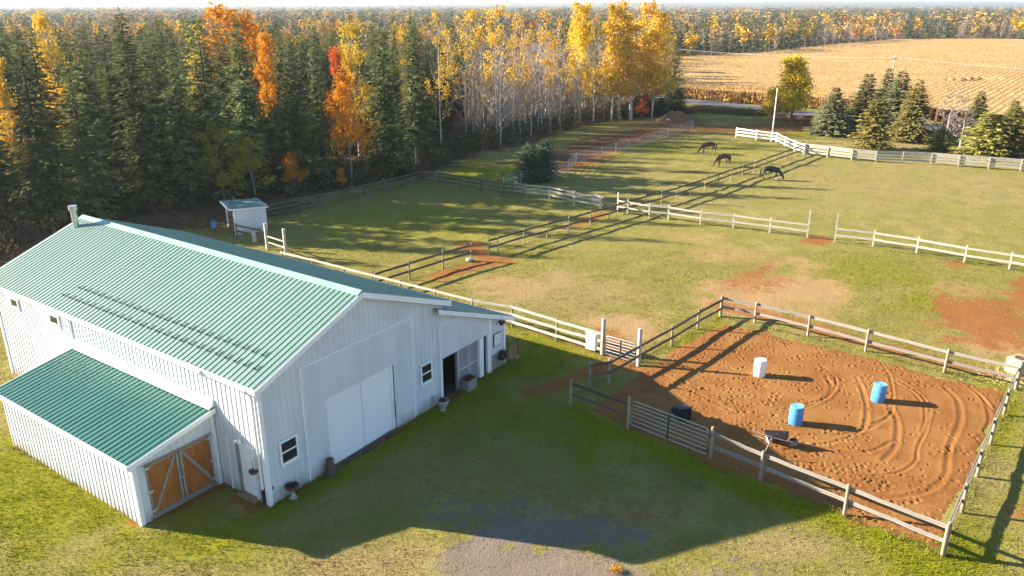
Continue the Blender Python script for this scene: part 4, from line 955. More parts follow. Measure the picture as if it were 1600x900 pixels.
def branch_tree(seed, H, r0, spread, levels, mat, nmain=16, start=.3, upward=.75, kids=(3, 5), twig=True):
    """trunk mesh, branch mesh and the branch tips"""
    r = random.Random(seed); tm = MB(); bmh = MB(); tips = []
    lean = Vector((r.uniform(-.06, .06) * H, r.uniform(-.06, .06) * H, 0)); tp_ = []
    for k in range(6):
        s = k / 5; tp_.append(lean * s * s + Vector((r.uniform(-.012, .012) * H * (k > 0), r.uniform(-.012, .012) * H * (k > 0), s * H * .92 - (.3 if k == 0 else 0))))
    tm.tube(tp_, [r0 * 1.2, r0 * .9, r0 * .72, r0 * .52, r0 * .32, r0 * .1], 7)
    def grow(p, d, ln, rad, lv):
        pts = [p]; dd = d.copy()
        for k in range(2):
            dd = (dd + Vector((r.uniform(-.18, .18), r.uniform(-.18, .18), r.uniform(-.02, .16)))).normalized(); pts.append(pts[-1] + dd * ln / 2)
        bmh.tube(pts, [rad, rad * .7, rad * .4], 4 if lv == 0 else 3, False)
        if lv >= levels: tips.append(pts[-1]); tips.append(pts[1]); return
        for k in range(r.randint(*kids)):
            s = r.uniform(.3, 1.0); q = pts[0].lerp(pts[1], s * 2) if s < .5 else pts[1].lerp(pts[2], s * 2 - 1)
            a = Vector((r.uniform(-1, 1), r.uniform(-1, 1), r.uniform(-.2, .8))); grow(q, (dd * 1.1 + a * .75).normalized(), ln * r.uniform(.42, .62), max(rad * .6, .022), lv + 1)
        tips.append(pts[-1])
    for k in range(nmain):
        s = start + (1 - start) * (k + r.random() * .6) / nmain; i = min(int(s * 5), 4); p = tp_[i].lerp(tp_[i + 1], s * 5 - i); az = k * 2.4 + r.uniform(-.5, .5)
        d = Vector((math.cos(az), math.sin(az), upward * (.7 + .6 * s))).normalized(); grow(p, d, spread * (1.15 - .75 * s) * r.uniform(.7, 1.15), r0 * .36 * (1.15 - s), 0)
    return tm.mesh('trunk', mat, True), bmh, tips
def broadleaf(seed, H=13, r0=.18, spread=3.0, cols=((.5, .3, .03), (.72, .48, .05)), leaf=.26, per=26, bark='pale_bark', start=.28, clump=.75, upward=.8, nmain=15, drop=.0, flat=1.0, holes=7):
    tm, bmh, tips = branch_tree(seed, H, r0, spread, 1, M[bark], nmain=nmain, start=start, upward=upward, kids=(3, 5)); r = np.random.default_rng(seed + 500)
    T = np.array([tuple(t) for t in tips]); 
    if drop: T = T[r.random(len(T)) > drop]
    if holes:
        ctr = T[r.integers(0, len(T), holes)] + r.normal(0, .5, (holes, 3)); T = T[(np.linalg.norm(T[:, None] - ctr[None], axis=2) > .085 * H).all(1)]
    n = len(T) * per; sz = np.repeat(r.uniform(.55, 1.25, len(T)), per)[:, None]
    P = np.repeat(T, per, 0) + r.normal(0, clump * .55, (n, 3)) * sz * np.array([1, 1, .75 * flat])
    D = unit(r.normal(0, 1, (n, 3)) + np.array([0, 0, -.35])); S = unit(np.cross(D, r.normal(0, 1, (n, 3))))
    V, F = diamonds(P, D, S, leaf * r.uniform(.7, 1.3, n), leaf * .85 * r.uniform(.7, 1.3, n))
    q = np.clip(np.repeat(r.random(len(T)), per) * .6 + r.random(n) * .4, 0, 1)[:, None]
    c = np.array(cols[0]) * (1 - q) + np.array(cols[1]) * q
    crown = np_mesh('crown', V, F, M['leaf'], np.repeat(c, 4, 0))
    limbs = bmh.mesh('limbs', M[bark])
    return tm, limbs, crown
def add_tree(name, label, cat, pos, parts, H0, h, wscale=1.0, group=None, rz=None):
    t = thing(name, label, cat, (pos[0], pos[1], 0), random.uniform(0, 6.28) if rz is None else rz, group); s = h / H0; t.scale = (s * wscale, s * wscale, s)
    for nm, m in parts:
        if m: link(nm, m, t)
    return t
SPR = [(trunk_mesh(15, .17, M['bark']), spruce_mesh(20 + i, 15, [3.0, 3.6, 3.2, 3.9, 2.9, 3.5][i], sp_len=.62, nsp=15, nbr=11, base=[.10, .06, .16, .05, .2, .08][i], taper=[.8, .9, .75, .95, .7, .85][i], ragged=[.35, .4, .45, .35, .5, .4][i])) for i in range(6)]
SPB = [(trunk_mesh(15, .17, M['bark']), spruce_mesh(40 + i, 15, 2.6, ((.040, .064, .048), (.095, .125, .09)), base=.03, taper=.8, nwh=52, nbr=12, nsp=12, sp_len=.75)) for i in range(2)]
DEAD = [branch_tree(60 + i, 12.5, .13, 2.6, 2, M['pale_bark'], nmain=26, start=.16, upward=1.0, kids=(4, 6)) for i in range(5)]
DEAD = [(a, b.mesh('crown', M['twig']), None) for a, b, c in DEAD]
YEL = [broadleaf(70 + i, 14, .17, 3.5, ((.56, .33, .030), (.78, .52, .055)), .27, 24, 'pale_bark', [.14, .20, .16][i], .8, .8, 34, holes=11) for i in range(3)]
YSP = [broadleaf(76 + i, 14, .14, 2.7, ((.52, .31, .035), (.74, .48, .06)), .25, 13, 'pale_bark', .22, .7, 1.0, 24, .4) for i in range(2)]
ORA = [broadleaf(80 + i, 11, .16, 3.2, ((.60, .22, .012), (.74, .42, .022)), .25, 30, 'grey_bark', .14, .9, .7, 20) for i in range(2)]
RED = [broadleaf(84, 9, .14, 2.3, ((.50, .07, .025), (.62, .14, .035)), .22, 26, 'grey_bark', .12, .7, .7, 15)]
YGR = [broadleaf(86 + i, 9, .13, 2.6, ((.20, .20, .03), (.42, .33, .04)), .24, 26, 'grey_bark', .10, .75, .6, 15) for i in range(2)]
TAN = [broadleaf(90 + i, 12, .14, 2.0, ((.36, .22, .09), (.50, .30, .10)), .2, 12, 'grey_bark', .3, .6, 1.0, 16, .3) for i in range(2)]
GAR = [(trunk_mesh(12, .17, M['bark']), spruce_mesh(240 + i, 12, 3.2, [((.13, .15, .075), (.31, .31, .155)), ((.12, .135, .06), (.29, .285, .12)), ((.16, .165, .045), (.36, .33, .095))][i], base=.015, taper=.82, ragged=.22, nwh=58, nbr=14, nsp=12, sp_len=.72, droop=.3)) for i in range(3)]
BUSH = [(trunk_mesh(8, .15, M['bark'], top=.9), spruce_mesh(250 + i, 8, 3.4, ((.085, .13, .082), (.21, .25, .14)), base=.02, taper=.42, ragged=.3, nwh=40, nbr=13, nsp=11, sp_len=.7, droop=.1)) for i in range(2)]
YCOL = [broadleaf(98, 11, .15, 2.4, ((.58, .42, .03), (.82, .58, .045)), .27, 46, 'grey_bark', .06, .9, 1.1, 34, holes=3)]
def bl(parts): return [('trunk', parts[0]), ('limbs', parts[1]), ('crown', parts[2])]

# ------------------------------------------------------------------ woods: named trees first
taken = []
def place(kind, px, py, ytop, label, wpx=None, name=None, group=None, cat='tree'):
    p = g(px, py); h = top_height(px, py, ytop); taken.append(p)
    lib, H0, w0, nm = {'yellow': (YEL, 14, 6.4, 'poplar_tree'), 'sparse': (YSP, 14, 5.0, 'birch_tree'), 'orange': (ORA, 11, 6.6, 'maple_tree'), 'red': (RED, 9, 5.6, 'maple_tree'), 'ygreen': (YGR, 9, 6.0, 'shrub'), 'tan': (TAN, 12, 5.2, 'birch_tree'),
                       'spruce': (SPR, 15, 5.2, 'spruce_tree'), 'blue': (SPB, 15, 5.2, 'spruce_tree'), 'dead': (DEAD, 12.5, 5.0, 'bare_tree'), 'gar0': (GAR[:1], 12, 5, 'spruce_tree'), 'gar1': (GAR[1:2], 12, 5, 'spruce_tree'), 'gar2': (GAR[2:], 12, 5, 'spruce_tree'), 'bush': (BUSH, 8, 5, 'spruce_tree'), 'ycol': (YCOL, 11, 5, 'poplar_tree')}[kind]
    k = random.randrange(len(lib)); parts = lib[k]
    parts = [('trunk', parts[0]), ('crown', parts[1])] if kind[:3] in ('spr', 'blu', 'dea', 'gar', 'bus') else bl(parts)
    ws = 1.0
    cm = parts[-1][1]; co = np.empty(len(cm.vertices) * 3, np.float32); cm.vertices.foreach_get('co', co); co = co.reshape(-1, 3); w0 = 2 * np.percentile(np.hypot(co[:, 0] - co[:, 0].mean(), co[:, 1] - co[:, 1].mean()), 94)
    if wpx: ws = (wpx * math.hypot(p[0], p[1], CAMH) / FPX) / (w0 * h / H0)
    return add_tree(name or nm, label, cat, p, parts, H0, h, ws, group)
place('orange', 550, 292, 116, 'bright orange maple at the woods edge in front of dark spruces', 64)
place('orange', 388, 224, 18, 'broad orange maple crown rising above the spruces', 100)
place('orange', 432, 238, 54, 'small orange maple between tall spruces below the broad maple crown', 42)
place('yellow', 632 - 70, 246, 38, 'yellow poplar beside a red maple in the spruce woods', 52)
place('red', 538, 252, 76, 'red orange maple tucked below a yellow poplar in the spruces', 38)
place('ygreen', 352, 318, 196, 'yellow green leafy tree at the woods edge near the shelter', 62)
place('ygreen', 398, 312, 214, 'yellow green leafy tree half hidden by green spruces at the paddock corner', 60)
place('orange', 462, 302, 238, 'low golden orange tree over the dark fence along the woods', 34)
place('orange', 535, 296, 262, 'tiny orange sapling over the dark fence along the woods', 18)
place('orange', 618, 276, 262, 'small golden bush at the dark fence corner', 16, 'shrub')
for x, y, tp_, w in [(236, 330, 15, 86), (343, 312, 28, 80), (398, 298, 34, 70), (300, 322, 78, 66), (470, 297, 66, 64), (506, 290, 44, 54), (608, 281, 44, 72), (652, 268, 34, 60), (86, 352, 44, 84), (150, 344, 66, 78)]:
    place('spruce', x, y, tp_, 'tall spruce standing out at the front edge of the woods', w, group='tall spruces at the front edge of the woods')
place('yellow', 44, 330, 96, 'bright yellow birch among the dark spruces far behind the chimney', 34)
place('yellow', 116, 275, 24, 'golden yellow birch crown above the spruces behind the chimney', 42)
place('tan', 22, 300, 34, 'tan leaved birch beside the yellow birch behind the barn', 50)
for x, y, tp_, w in [(640, 250, 38, 26), (690, 236, 17, 44)]: place('sparse', x, y, tp_, 'thin yellow topped birch standing between dark spruces', w, group='thin yellow birches among spruces')
for x, y, tp_, w in [(742, 217, 12, 50), (776, 214, 8, 58), (812, 208, 24, 46), (846, 202, 16, 56), (868, 199, 30, 40)]: place('sparse', x, y, tp_, 'sparse yellow birch rising over the bare grey trees', w, group='yellow birches above the bare trees')
place('yellow', 906, 192, 8, 'tall yellow poplar just before the biggest golden poplar', 58)
place('yellow', 985, 187, 1, 'biggest golden yellow poplar at the end of the woods', 104)
place('yellow', 955, 189, 9, 'golden poplar leaning into the biggest poplar on its bare tree side', 66)
place('yellow', 1018, 183, 22, 'golden poplar leaning into the biggest poplar on its road side', 60)
place('yellow', 968, 186, 38, 'lower golden poplar crown filling in before the biggest poplar', 96); place('yellow', 1002, 181, 28, 'lower golden poplar crown filling in behind the biggest poplar', 92)
place('tan', 1040, 178, 70, 'thin tan leaved tree at the very end of the woods by the road', 24)
place('red', 1003, 184, 149, 'small deep red bush under the biggest golden poplar', 22, 'shrub')
place('spruce', 1032, 180, 152, 'small dark spruce behind the soil mound', 30); place('spruce', 1062, 177, 141, 'small dark spruce between the soil mound and the road', 34)
p = g(838, 284)
place('bush', 826, 284, 226, 'bushy blue green spruce behind the pipe panels, shorter of a pair', 46); place('bush', 850, 281, 219, 'bushy blue green spruce behind the pipe panels, taller of a pair', 46)
# garden trees by the road
GL = [(1297, 211, 137, 54, 'gar0', 'blue green conical spruce nearest the yellow poplar in the garden row'), (1345, 209, 116, 60, 'gar1', 'grey green tall spruce second in the garden row from the yellow poplar'), (1376, 203, 108, 46, 'gar1', 'slim spruce hiding the foot of the utility pole'), (1395, 214, 112, 60, 'gar0', 'tallest dense spruce in front of the utility pole'),
      (1422, 221, 127, 54, 'gar2', 'green spruce with yellowish skirt between the tall spruce and the bare reddish tree'), (1521, 214, 143, 38, 'gar1', 'slim spruce rising behind the bare reddish tree'), (1572, 232, 158, 40, 'gar1', 'spruce top rising out of the broad garden pines')]
for x, y, tp_, w, kd, lb in GL: place(kd, x, y, tp_, lb, w)
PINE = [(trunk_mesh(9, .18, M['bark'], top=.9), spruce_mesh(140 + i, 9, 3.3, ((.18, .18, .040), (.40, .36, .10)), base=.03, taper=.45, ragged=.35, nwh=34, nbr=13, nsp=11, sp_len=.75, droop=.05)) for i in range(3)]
def pine(px, py, ytop, w, label, k):
    q = g(px, py); h = top_height(px, py, ytop); add_tree('pine_tree', label, 'tree', q, [('trunk', PINE[k][0]), ('crown', PINE[k][1])], 9, h, (w * math.hypot(q[0], q[1], CAMH) / FPX) / (6.2 * h / 9)); taken.append(q)
pine(1359, 233, 153, 58, 'olive green pine standing in front of the tall garden spruces', 0)
pine(1535, 246, 176, 72, 'broad yellowish pine at the pale fence', 1); pine(1572, 247, 166, 66, 'broad dark green pine behind the pale fence next to the yellowish pine', 2); pine(1612, 249, 190, 60, 'low green pine beyond the broad pines along the pale fence', 0); pine(1468, 236, 200, 40, 'low dark conifer under the leaning white birch trunk', 2)
place('dead', 1478, 230, 136, 'bare reddish brown tree in the garden row', 58); place('red', 1482, 222, 178, 'scarlet leafed bush behind the bare reddish tree', 34, 'shrub'); place('red', 1594, 225, 176, 'scarlet bush peeping over the pines at the pale fence', 26, 'shrub')
place('dead', 1500, 232, 165, 'grey leaning bare birch with white trunk in front of the scarlet bush', 50)
place('ycol', 1236, 188, 84, 'columnar yellow green poplar beside the road', 50); place('ycol', 1206, 186, 138, 'low golden bush at the foot of the white pole', 22, 'shrub')
for i, (x, y) in enumerate(((1222, 194), (1240, 195), (1256, 196), (1268, 195))): place('red', x, y, y - 15, 'low rusty red bush under the columnar poplar', 20, 'shrub', 'rusty bushes under the columnar poplar', 'shrub')
place('orange', 1284, 208, 196, 'tiny orange bush at the foot of the blue green spruce', 12, 'shrub', None, 'shrub')

# ------------------------------------------------------------------ woods: all other trees
def dist_edge(P): return polydist(P[:, 0], P[:, 1], [tuple(q) for q in EDGE])
cand = []
def sprinkle(n, ymin, ymax, xmin, xmax, md, exist, lw=.74):
    out = list(exist); cell = {}
    def key(p): return (int(p[0] // md), int(p[1] // md))
    for p in out: cell.setdefault(key(p), []).append(p)
    new = []
    XY = np.stack([rng.uniform(xmin, xmax, n), rng.uniform(ymin, ymax, n)], 1)
    ok = inpoly(XY[:, 0], XY[:, 1], FOREST_POLY)
    # inside the view wedge (with a margin)
    dz = XY[:, 1] * math.cos(PITCH) + CAMH * math.sin(PITCH); ok &= (XY[:, 0] / dz < .74 + 6 / np.maximum(dz, 1)) & (XY[:, 0] / dz > -lw - 6 / np.maximum(dz, 1))
    for p in XY[ok]:
        k = key(p); bad = False
        for a in (-1, 0, 1):
            for b in (-1, 0, 1):
                for q in cell.get((k[0] + a, k[1] + b), ()):
                    if (p[0] - q[0]) ** 2 + (p[1] - q[1]) ** 2 < md * md: bad = True; break
        if not bad: cell.setdefault(k, []).append(p); new.append(p)
    return new
near_t = sprinkle(11000, 44, 178, -165, 40, 3.9, taken, 1.75)
bare_t = [p for p in sprinkle(9000, 60, 150, -25, 35, 2.0, taken) if polydist(np.array([p[0]]), np.array([p[1]]), [tuple(q) for q in EDGE])[0] < 11 and 735 < 800 + FPX * p[0] / (p[1] * math.cos(PITCH) + CAMH * math.sin(PITCH)) < 950][:75]
near_t = np.array(near_t); dn = dist_edge(near_t); dc = np.hypot(near_t[:, 0], near_t[:, 1])
near_t = near_t[dn > .6]; dn = dist_edge(near_t); dc = np.hypot(near_t[:, 0], near_t[:, 1])
inv = near_t[:, 0] / (near_t[:, 1] * math.cos(PITCH) + CAMH * math.sin(PITCH)) > -.71; score = dc + 1.3 * dn + np.where(inv, 0, 1e4); order = np.argsort(score); NI = 195
ind, rest = near_t[order[:NI]], near_t[order[NI:]]
def photo_x(p): return 800 + FPX * p[0] / (p[1] * math.cos(PITCH) + CAMH * math.sin(PITCH))
LAB = {'spruce': ('spruce_tree', 'dark green spruce in the thick woods behind the barn and paddocks', 'spruces of the near woods'), 'dead': ('bare_tree', 'leafless grey birch in the bare stand at the far end of the woods', 'bare trees of the near woods'), 'dead2': ('bare_tree', 'leafless grey tree standing amid the dark spruces', 'bare trees amid spruces'),
       'tan': ('birch_tree', 'thin birch with sparse tan leaves in the near woods', 'tan birches of the near woods'), 'sparse': ('birch_tree', 'birch with sparse yellow leaves deep in the near woods', 'sparse yellow birches of the near woods')}
for i, p in enumerate(ind):
    px = photo_x(p); e = dist_edge(p[None])[0]; r = random.random(); front = e < 5
    if 725 < px < 955: kd = 'dead' if r < .84 else ('sparse' if r < .87 and e > 3 else ('tan' if r < .93 else 'spruce'))
    elif px >= 955: kd = 'dead' if r < .4 else ('sparse' if r < .65 else 'spruce')
    else: kd = 'spruce' if r < .94 else ('dead2' if r < .955 else ('tan' if r < .98 else 'sparse'))
    nm, lb, gp = LAB[kd]
    if kd == 'spruce':
        zone = 'behind the barn' if px < 330 else ('behind the shaded paddock' if px < 730 else 'among the bare grey trees')
        row = 'front row of the woods' if e < 6 else 'deeper rows of the woods'
        lb = 'dark green spruce in the %s %s' % (row, zone); gp = 'spruces in the %s %s' % (row, zone)
    hmax = 14.6 if px < 420 else (13.0 if px < 720 else 12.0)
    h = hmax * random.choice([random.uniform(.66, .9), random.uniform(.88, 1.04), random.uniform(.9, 1.04)])
    if random.random() < .12: h *= .62
    if kd == 'spruce':
        q = SPR[i % 6]
        if 505 < px < 590 and math.hypot(*p) < 80: continue
        add_tree(nm, lb, 'tree', p, [('trunk', q[0]), ('crown', q[1])], 15, h, random.uniform(.9, 1.35), gp)
    elif kd in ('dead', 'dead2'):
        q = DEAD[i % 5]; add_tree(nm, lb, 'tree', p, [('trunk', q[0]), ('crown', q[1])], 12.5, h * .92, random.uniform(.8, 1.1), gp)
    else:
        q = (TAN if kd == 'tan' else YSP)[i % 2]; add_tree(nm, lb, 'tree', p, bl(q), 12 if kd == 'tan' else 14, h, random.uniform(.8, 1.05), gp)
for i, p in enumerate(bare_t):
    nm, lb, gp = LAB['dead']; q = DEAD[i % 5]; add_tree(nm, lb, 'tree', p, [('trunk', q[0]), ('crown', q[1])], 12.5, random.uniform(6.5, 11.5), random.uniform(.75, 1.1), gp)
# far woods as one mass
def lod_conifer(seed, n):
    r = np.random.default_rng(seed); t = r.random(n) ** .8 * .92 + .06; a = r.uniform(0, 6.28, n); rad = 2.4 * (1 - t) ** .85 * r.uniform(.35, 1, n)
    P = np.stack([rad * np.cos(a) * .7, rad * np.sin(a) * .7, 14 * t], 1); D = unit(np.stack([np.cos(a), np.sin(a), -.35 + .9 * t ** 3], 1)); S = unit(np.cross(D, [0, 0, 1.]) + r.normal(0, .4, (n, 3)))
    k = math.sqrt(150 / n); return diamonds(P, D, S, 1.35 * k * (1.15 - .7 * t), .85 * k * (1.15 - .6 * t))[0], t
def lod_broad(seed, n, tall=.5):
    r = np.random.default_rng(seed); d = unit(r.normal(0, 1, (n, 3))); rr = r.uniform(.35, 1.0, n) ** .5; ctr = unit(r.normal(0, 1, (7, 3))) * .55
    P = d * rr[:, None] * .62 + ctr[r.integers(0, 7, n)]; P = P * np.array([1.75, 1.75, 3.4]) + np.array([0, 0, 9.2])
    D = unit(r.normal(0, 1, (n, 3))); S = unit(np.cross(D, r.normal(0, 1, (n, 3)))); k = math.sqrt(150 / n); return diamonds(P, D, S, np.full(n, .75 * k), np.full(n, .62 * k))[0], r.random(n)
def lod_bare(seed, n):
    r = np.random.default_rng(seed); P = np.stack([r.normal(0, .25, n), r.normal(0, .25, n), r.uniform(3, 10, n)], 1); a = r.uniform(0, 6.28, n); D = unit(np.stack([np.cos(a) * .6, np.sin(a) * .6, np.full(n, 1.0)], 1) + r.normal(0, .2, (n, 3))); S = unit(np.cross(D, r.normal(0, 1, (n, 3))))
    k = math.sqrt(150 / n); V = diamonds(P, D, S, np.full(n, 2.4) * k ** .3, np.full(n, .11) * k)[0]
    return V, r.random(n)
def tstem(seed):   # slim trunk as one quad cross
    V = np.array([[-.14, 0, 0], [.14, 0, 0], [.04, 0, 9], [-.04, 0, 9], [0, -.14, 0], [0, .14, 0], [0, .04, 9], [0, -.04, 9]], float); return V
LODN = [420, 230, 80, 22]
LIB = {k: [[f(200 + i, n) for i in range(4)] for n in LODN] for k, f in (('c', lod_conifer), ('b', lod_broad), ('d', lod_bare))}
STEM = tstem(0)
mid_t = sprinkle(14000, 150, 420, -300, 420, 4.2, [tuple(p) for p in near_t[::1]])
far_t = sprinkle(9000, 400, 1100, -800, 900, 8.5, mid_t[:1])
vf_t = sprinkle(8000, 1100, 4200, -3200, 3300, 26, mid_t[:1])
allf = [(p, 0) for p in rest if np.hypot(*p) < 150] + [(p, 1) for p in rest if np.hypot(*p) >= 150] + [(p, 1 if np.hypot(*p) < 260 else 2) for p in mid_t] + [(p, 2 if np.hypot(*p) < 600 else 3) for p in far_t] + [(p, 3) for p in vf_t]
VS, CS = [], []
fr = np.random.default_rng(5)
for p, lod in allf:
    d = math.hypot(*p); px = photo_x(p); mixn = float(vnoise(np.array(p[0] * .02 + 40), np.array(p[1] * .02 + 11))); u_ = fr.random()
    fieldside = px > 1010
    pc_ = (.74 if px < 700 else .40) if d < 260 and not fieldside else (.46 if fieldside and d < 700 else .56)
    pc_ += (mixn - .5) * .7
    kind = 'c' if u_ < pc_ else ('b' if fr.random() < (.50 if not fieldside else .56) * (.35 if 700 < px < 930 and d < 220 else 1) else 'd')
    V, t = LIB[kind][lod][fr.integers(0, 4)]; hh = fr.uniform(.68, 1.0) * (1.0 if kind == 'c' else (.95 if d < 200 else 1.0)); hh *= (.98 if px < 450 else .88) if d < 250 else .92
    if fieldside and d < 600: hh *= .98
    ws = fr.uniform(.85, 1.2) * (1 if lod < 3 else (1.5 if d < 1100 else 3.2)); a = fr.uniform(0, 6.28); ca, sa = math.cos(a), math.sin(a)
    Q = np.empty_like(V); Q[:, 0] = (V[:, 0] * ca - V[:, 1] * sa) * ws + p[0]; Q[:, 1] = (V[:, 0] * sa + V[:, 1] * ca) * ws + p[1]; Q[:, 2] = V[:, 2] * hh
    n = len(V) // 4
    if kind == 'c': c0 = np.array((.060, .078, .036)) * fr.uniform(.75, 1.3); c = c0 + (np.array((.16, .16, .065)) - c0) * fr.random((n, 1)) * .8
    elif kind == 'b':
        w = fr.random(); b0 = np.array((.62, .38, .035)) if w < .46 else (np.array((.58, .25, .03)) if w < .56 else (np.array((.42, .28, .11)) if w < .96 else np.array((.45, .12, .04)))); c = b0 * fr.uniform(.75, 1.15) * fr.uniform(.7, 1.15, (n, 1))
    else: c = np.array((.33, .26, .21)) * fr.uniform(.75, 1.3) * fr.uniform(.7, 1.2, (n, 1))
    VS.append(Q); CS.append(np.repeat(c, 4, 0))
    if lod < 3 and kind != 'c':
        Q = STEM * np.array([1, 1, hh]); Q = Q + np.array([p[0], p[1], 0]); VS.append(Q); CS.append(np.tile(np.array((.34, .30, .26)) * fr.uniform(.6, 1.2), (8, 1)))
V = np.concatenate(VS); C_ = np.concatenate(CS)
me = np_mesh('forest', V, np.arange(len(V)).reshape(-1, 4), M['forest_leaf'], C_)
tag(link('forest', me), 'mixed autumn woods stretching to the horizon', 'forest', kind='stuff')
# undergrowth along the woods edge
uv = []; uc = []
for k in range(900):
    s = random.random() * (len(EDGE) - 2) + .8; i = int(s); p = EDGE[i] + (EDGE[i + 1] - EDGE[i]) * (s - i); off = random.uniform(-.5, 6); nrm = np.array([-(EDGE[i + 1] - EDGE[i])[1], (EDGE[i + 1] - EDGE[i])[0]]); nrm /= np.hypot(*nrm); p = p + nrm * off
    px = photo_x(p); n = 60; hh = random.uniform(.5, 2.2) * (1.2 if px > 700 else .8)
    P = np.stack([rng.normal(p[0], .6, n), rng.normal(p[1], .6, n), rng.uniform(0, hh, n)], 1); D = unit(rng.normal(0, 1, (n, 3)) + np.array([0, 0, .9])); S = unit(np.cross(D, rng.normal(0, 1, (n, 3))))
    gr = random.random(); c = np.array((.16, .12, .09)) if gr < .5 else (np.array((.06, .085, .03)) if gr < .94 else np.array((.30, .20, .05)))
    wth = .05 if gr < .5 else .2
    V, _ = diamonds(P, D, S, np.full(n, .55 if gr < .5 else .32), np.full(n, wth)); uv.append(V); uc.append(np.repeat(c * rng.uniform(.6, 1.2, (n, 1)), 4, 0))
V = np.concatenate(uv); me = np_mesh('undergrowth', V, np.arange(len(V)).reshape(-1, 4), M['forest_leaf'], np.concatenate(uc))
tag(link('undergrowth', me), 'low brushy undergrowth along the foot of the woods', 'undergrowth', kind='stuff')

# ------------------------------------------------------------------ corn field
fdir = g(1592, 133, 1.9) - g(1526, 171, 1.9); fdir /= np.hypot(*fdir); fn = np.array([-fdir[1], fdir[0]])
near_edge = [g(1044, 153), g(1100, 156), g(1280, 171)]
ext = g(1280, 171) + rd * 75
FP = [tuple(near_edge[0]), tuple(g(1280, 171)), tuple(ext), (260, 90), (420, 300)] + [tuple(p) for p in FIELD_FAR[::-1]] + [tuple(g(1036, 120, 2))]
sp = 1.15; O = g(1280, 171); rows_v = []; rows_c = []; rows_f = []; base_i = 0
gc = g(1524, 124, 1.9); ga = g(1558, 121, 1.9) - gc
for k in range(-430, 430):
    s = np.arange(-260, 520, 1.7); q = O + fn * (k * sp) + fdir * s[:, None] + fn * rng.normal(0, .03, (len(s), 1))
    ok = inpoly(q[:, 0], q[:, 1], FP)
    dz = q[:, 1] * math.cos(PITCH) + CAMH * math.sin(PITCH); ok &= (np.abs(q[:, 0] / dz) < .70)
    gap = (np.abs((q - gc) @ (ga / np.hypot(*ga))) < 7.5) & (np.abs((q - gc) @ np.array([-ga[1], ga[0]]) / np.hypot(*ga)) < 2.4)
    if ok.sum() < 3: continue
    idx = np.where(ok)[0]; cuts = np.where(np.diff(idx) > 1)[0] + 1
    for seg in np.split(idx, cuts):
        if len(seg) < 2: continue
        m = len(seg); P = q[seg]; h = rng.uniform(2.04, 2.055, m) - .75 * gap[seg]; pxr = 800 + FPX * P[:, 0] / (P[:, 1] * math.cos(PITCH) + CAMH * math.sin(PITCH)); amp = sstep(1390, 1500, pxr) * sstep(300, 220, np.hypot(P[:, 0], P[:, 1])); w = .66 - .02 * amp; lt = h * (1 - .003 - .035 * amp)
        Lp = np.column_stack([P - fn * w[:, None], np.full(m, .0)]); Lt = np.column_stack([P - fn * w[:, None] * .985, lt]); T_ = np.column_stack([P, h]); Rt = np.column_stack([P + fn * w[:, None] * .985, lt]); Rp = np.column_stack([P + fn * w[:, None], np.full(m, .0)])
        V = np.stack([Lp, Lt, T_, Rt, Rp], 1).reshape(-1, 3); i0 = np.arange(m - 1)[:, None] * 5 + base_i
        for a in range(4): rows_f.append(np.hstack([i0 + a, i0 + a + 1, i0 + a + 6, i0 + a + 5]))
        cc = np.array((.50, .315, .138)) * rng.uniform(.97, 1.03, (m, 1)) * (.82 + .36 * fbm(P[:, 0] * .12, P[:, 1] * .12, 4))[:, None]; rows_v.append(V); rows_c.append(np.repeat(cc, 5, 0)); base_i += m * 5
V = np.concatenate(rows_v); C_ = np.concatenate(rows_c); me = np_mesh('corn_rows', V, np.concatenate(rows_f), M['corn'], C_)
tag(link('corn_field', me), 'ripe tan corn field beyond the road', 'corn', kind='stuff')
# stalks along the near edge
n = 90000; q = np.column_stack([rng.uniform(20, 210, n), 90 + 230 * rng.random(n) ** 1.2]); dz = q[:, 1] * math.cos(PITCH) + CAMH * math.sin(PITCH); q = q[inpoly(q[:, 0], q[:, 1], FP) & (np.abs(q[:, 0] / dz) < .72)]; n = len(q)
kk = np.round(((q - O) @ fn) / sp); q = q + fn * ((kk * sp) - (q - O) @ fn)[:, None] * .6; P = np.column_stack([q, rng.uniform(1.75, 2.0, n)]); D = unit(rng.normal(0, .45, (n, 3)) + np.array([0, 0, 1.0])); S = unit(np.cross(D, rng.normal(0, 1, (n, 3))))
V, F = diamonds(P, D, S, rng.uniform(.25, .5, n), rng.uniform(.08, .18, n)); cc = np.array((.50, .32, .14)) * rng.uniform(.75, 1.2, (n, 1)); me = np_mesh('corn_tops', V, F, M['corn'], np.repeat(cc, 4, 0)); tag(link('corn_tops', me), 'dry tassels and leaves on top of the ripe corn', 'corn', kind='stuff')
n = 26000; s = rng.random(n); Lq = np.hypot(*(ext - near_edge[0])); base = near_edge[0] + (g(1280, 171) - near_edge[0]) * s[:, None] * 1.6; base = base + rn * rng.uniform(-.6, 9, (n, 1)) ; P = np.column_stack([base, rng.uniform(0, 1.9, n)]); D = unit(rng.normal(0, .5, (n, 3)) + np.array([0, 0, 1.0])); S = unit(np.cross(D, rng.normal(0, 1, (n, 3))))
V, F = diamonds(P, D, S, rng.uniform(.4, .9, n), rng.uniform(.06, .14, n)); cc = np.where(rng.random((n, 1)) < .35, np.array([[.52, .25, .06]]), np.array([[.60, .42, .17]])) * rng.uniform(.7, 1.2, (n, 1))
me = np_mesh('corn_stalks', V, F, M['corn'], np.repeat(cc, 4, 0)); tag(link('corn_stalks', me), 'dry orange corn stalks along the road edge of the field', 'corn', kind='stuff')
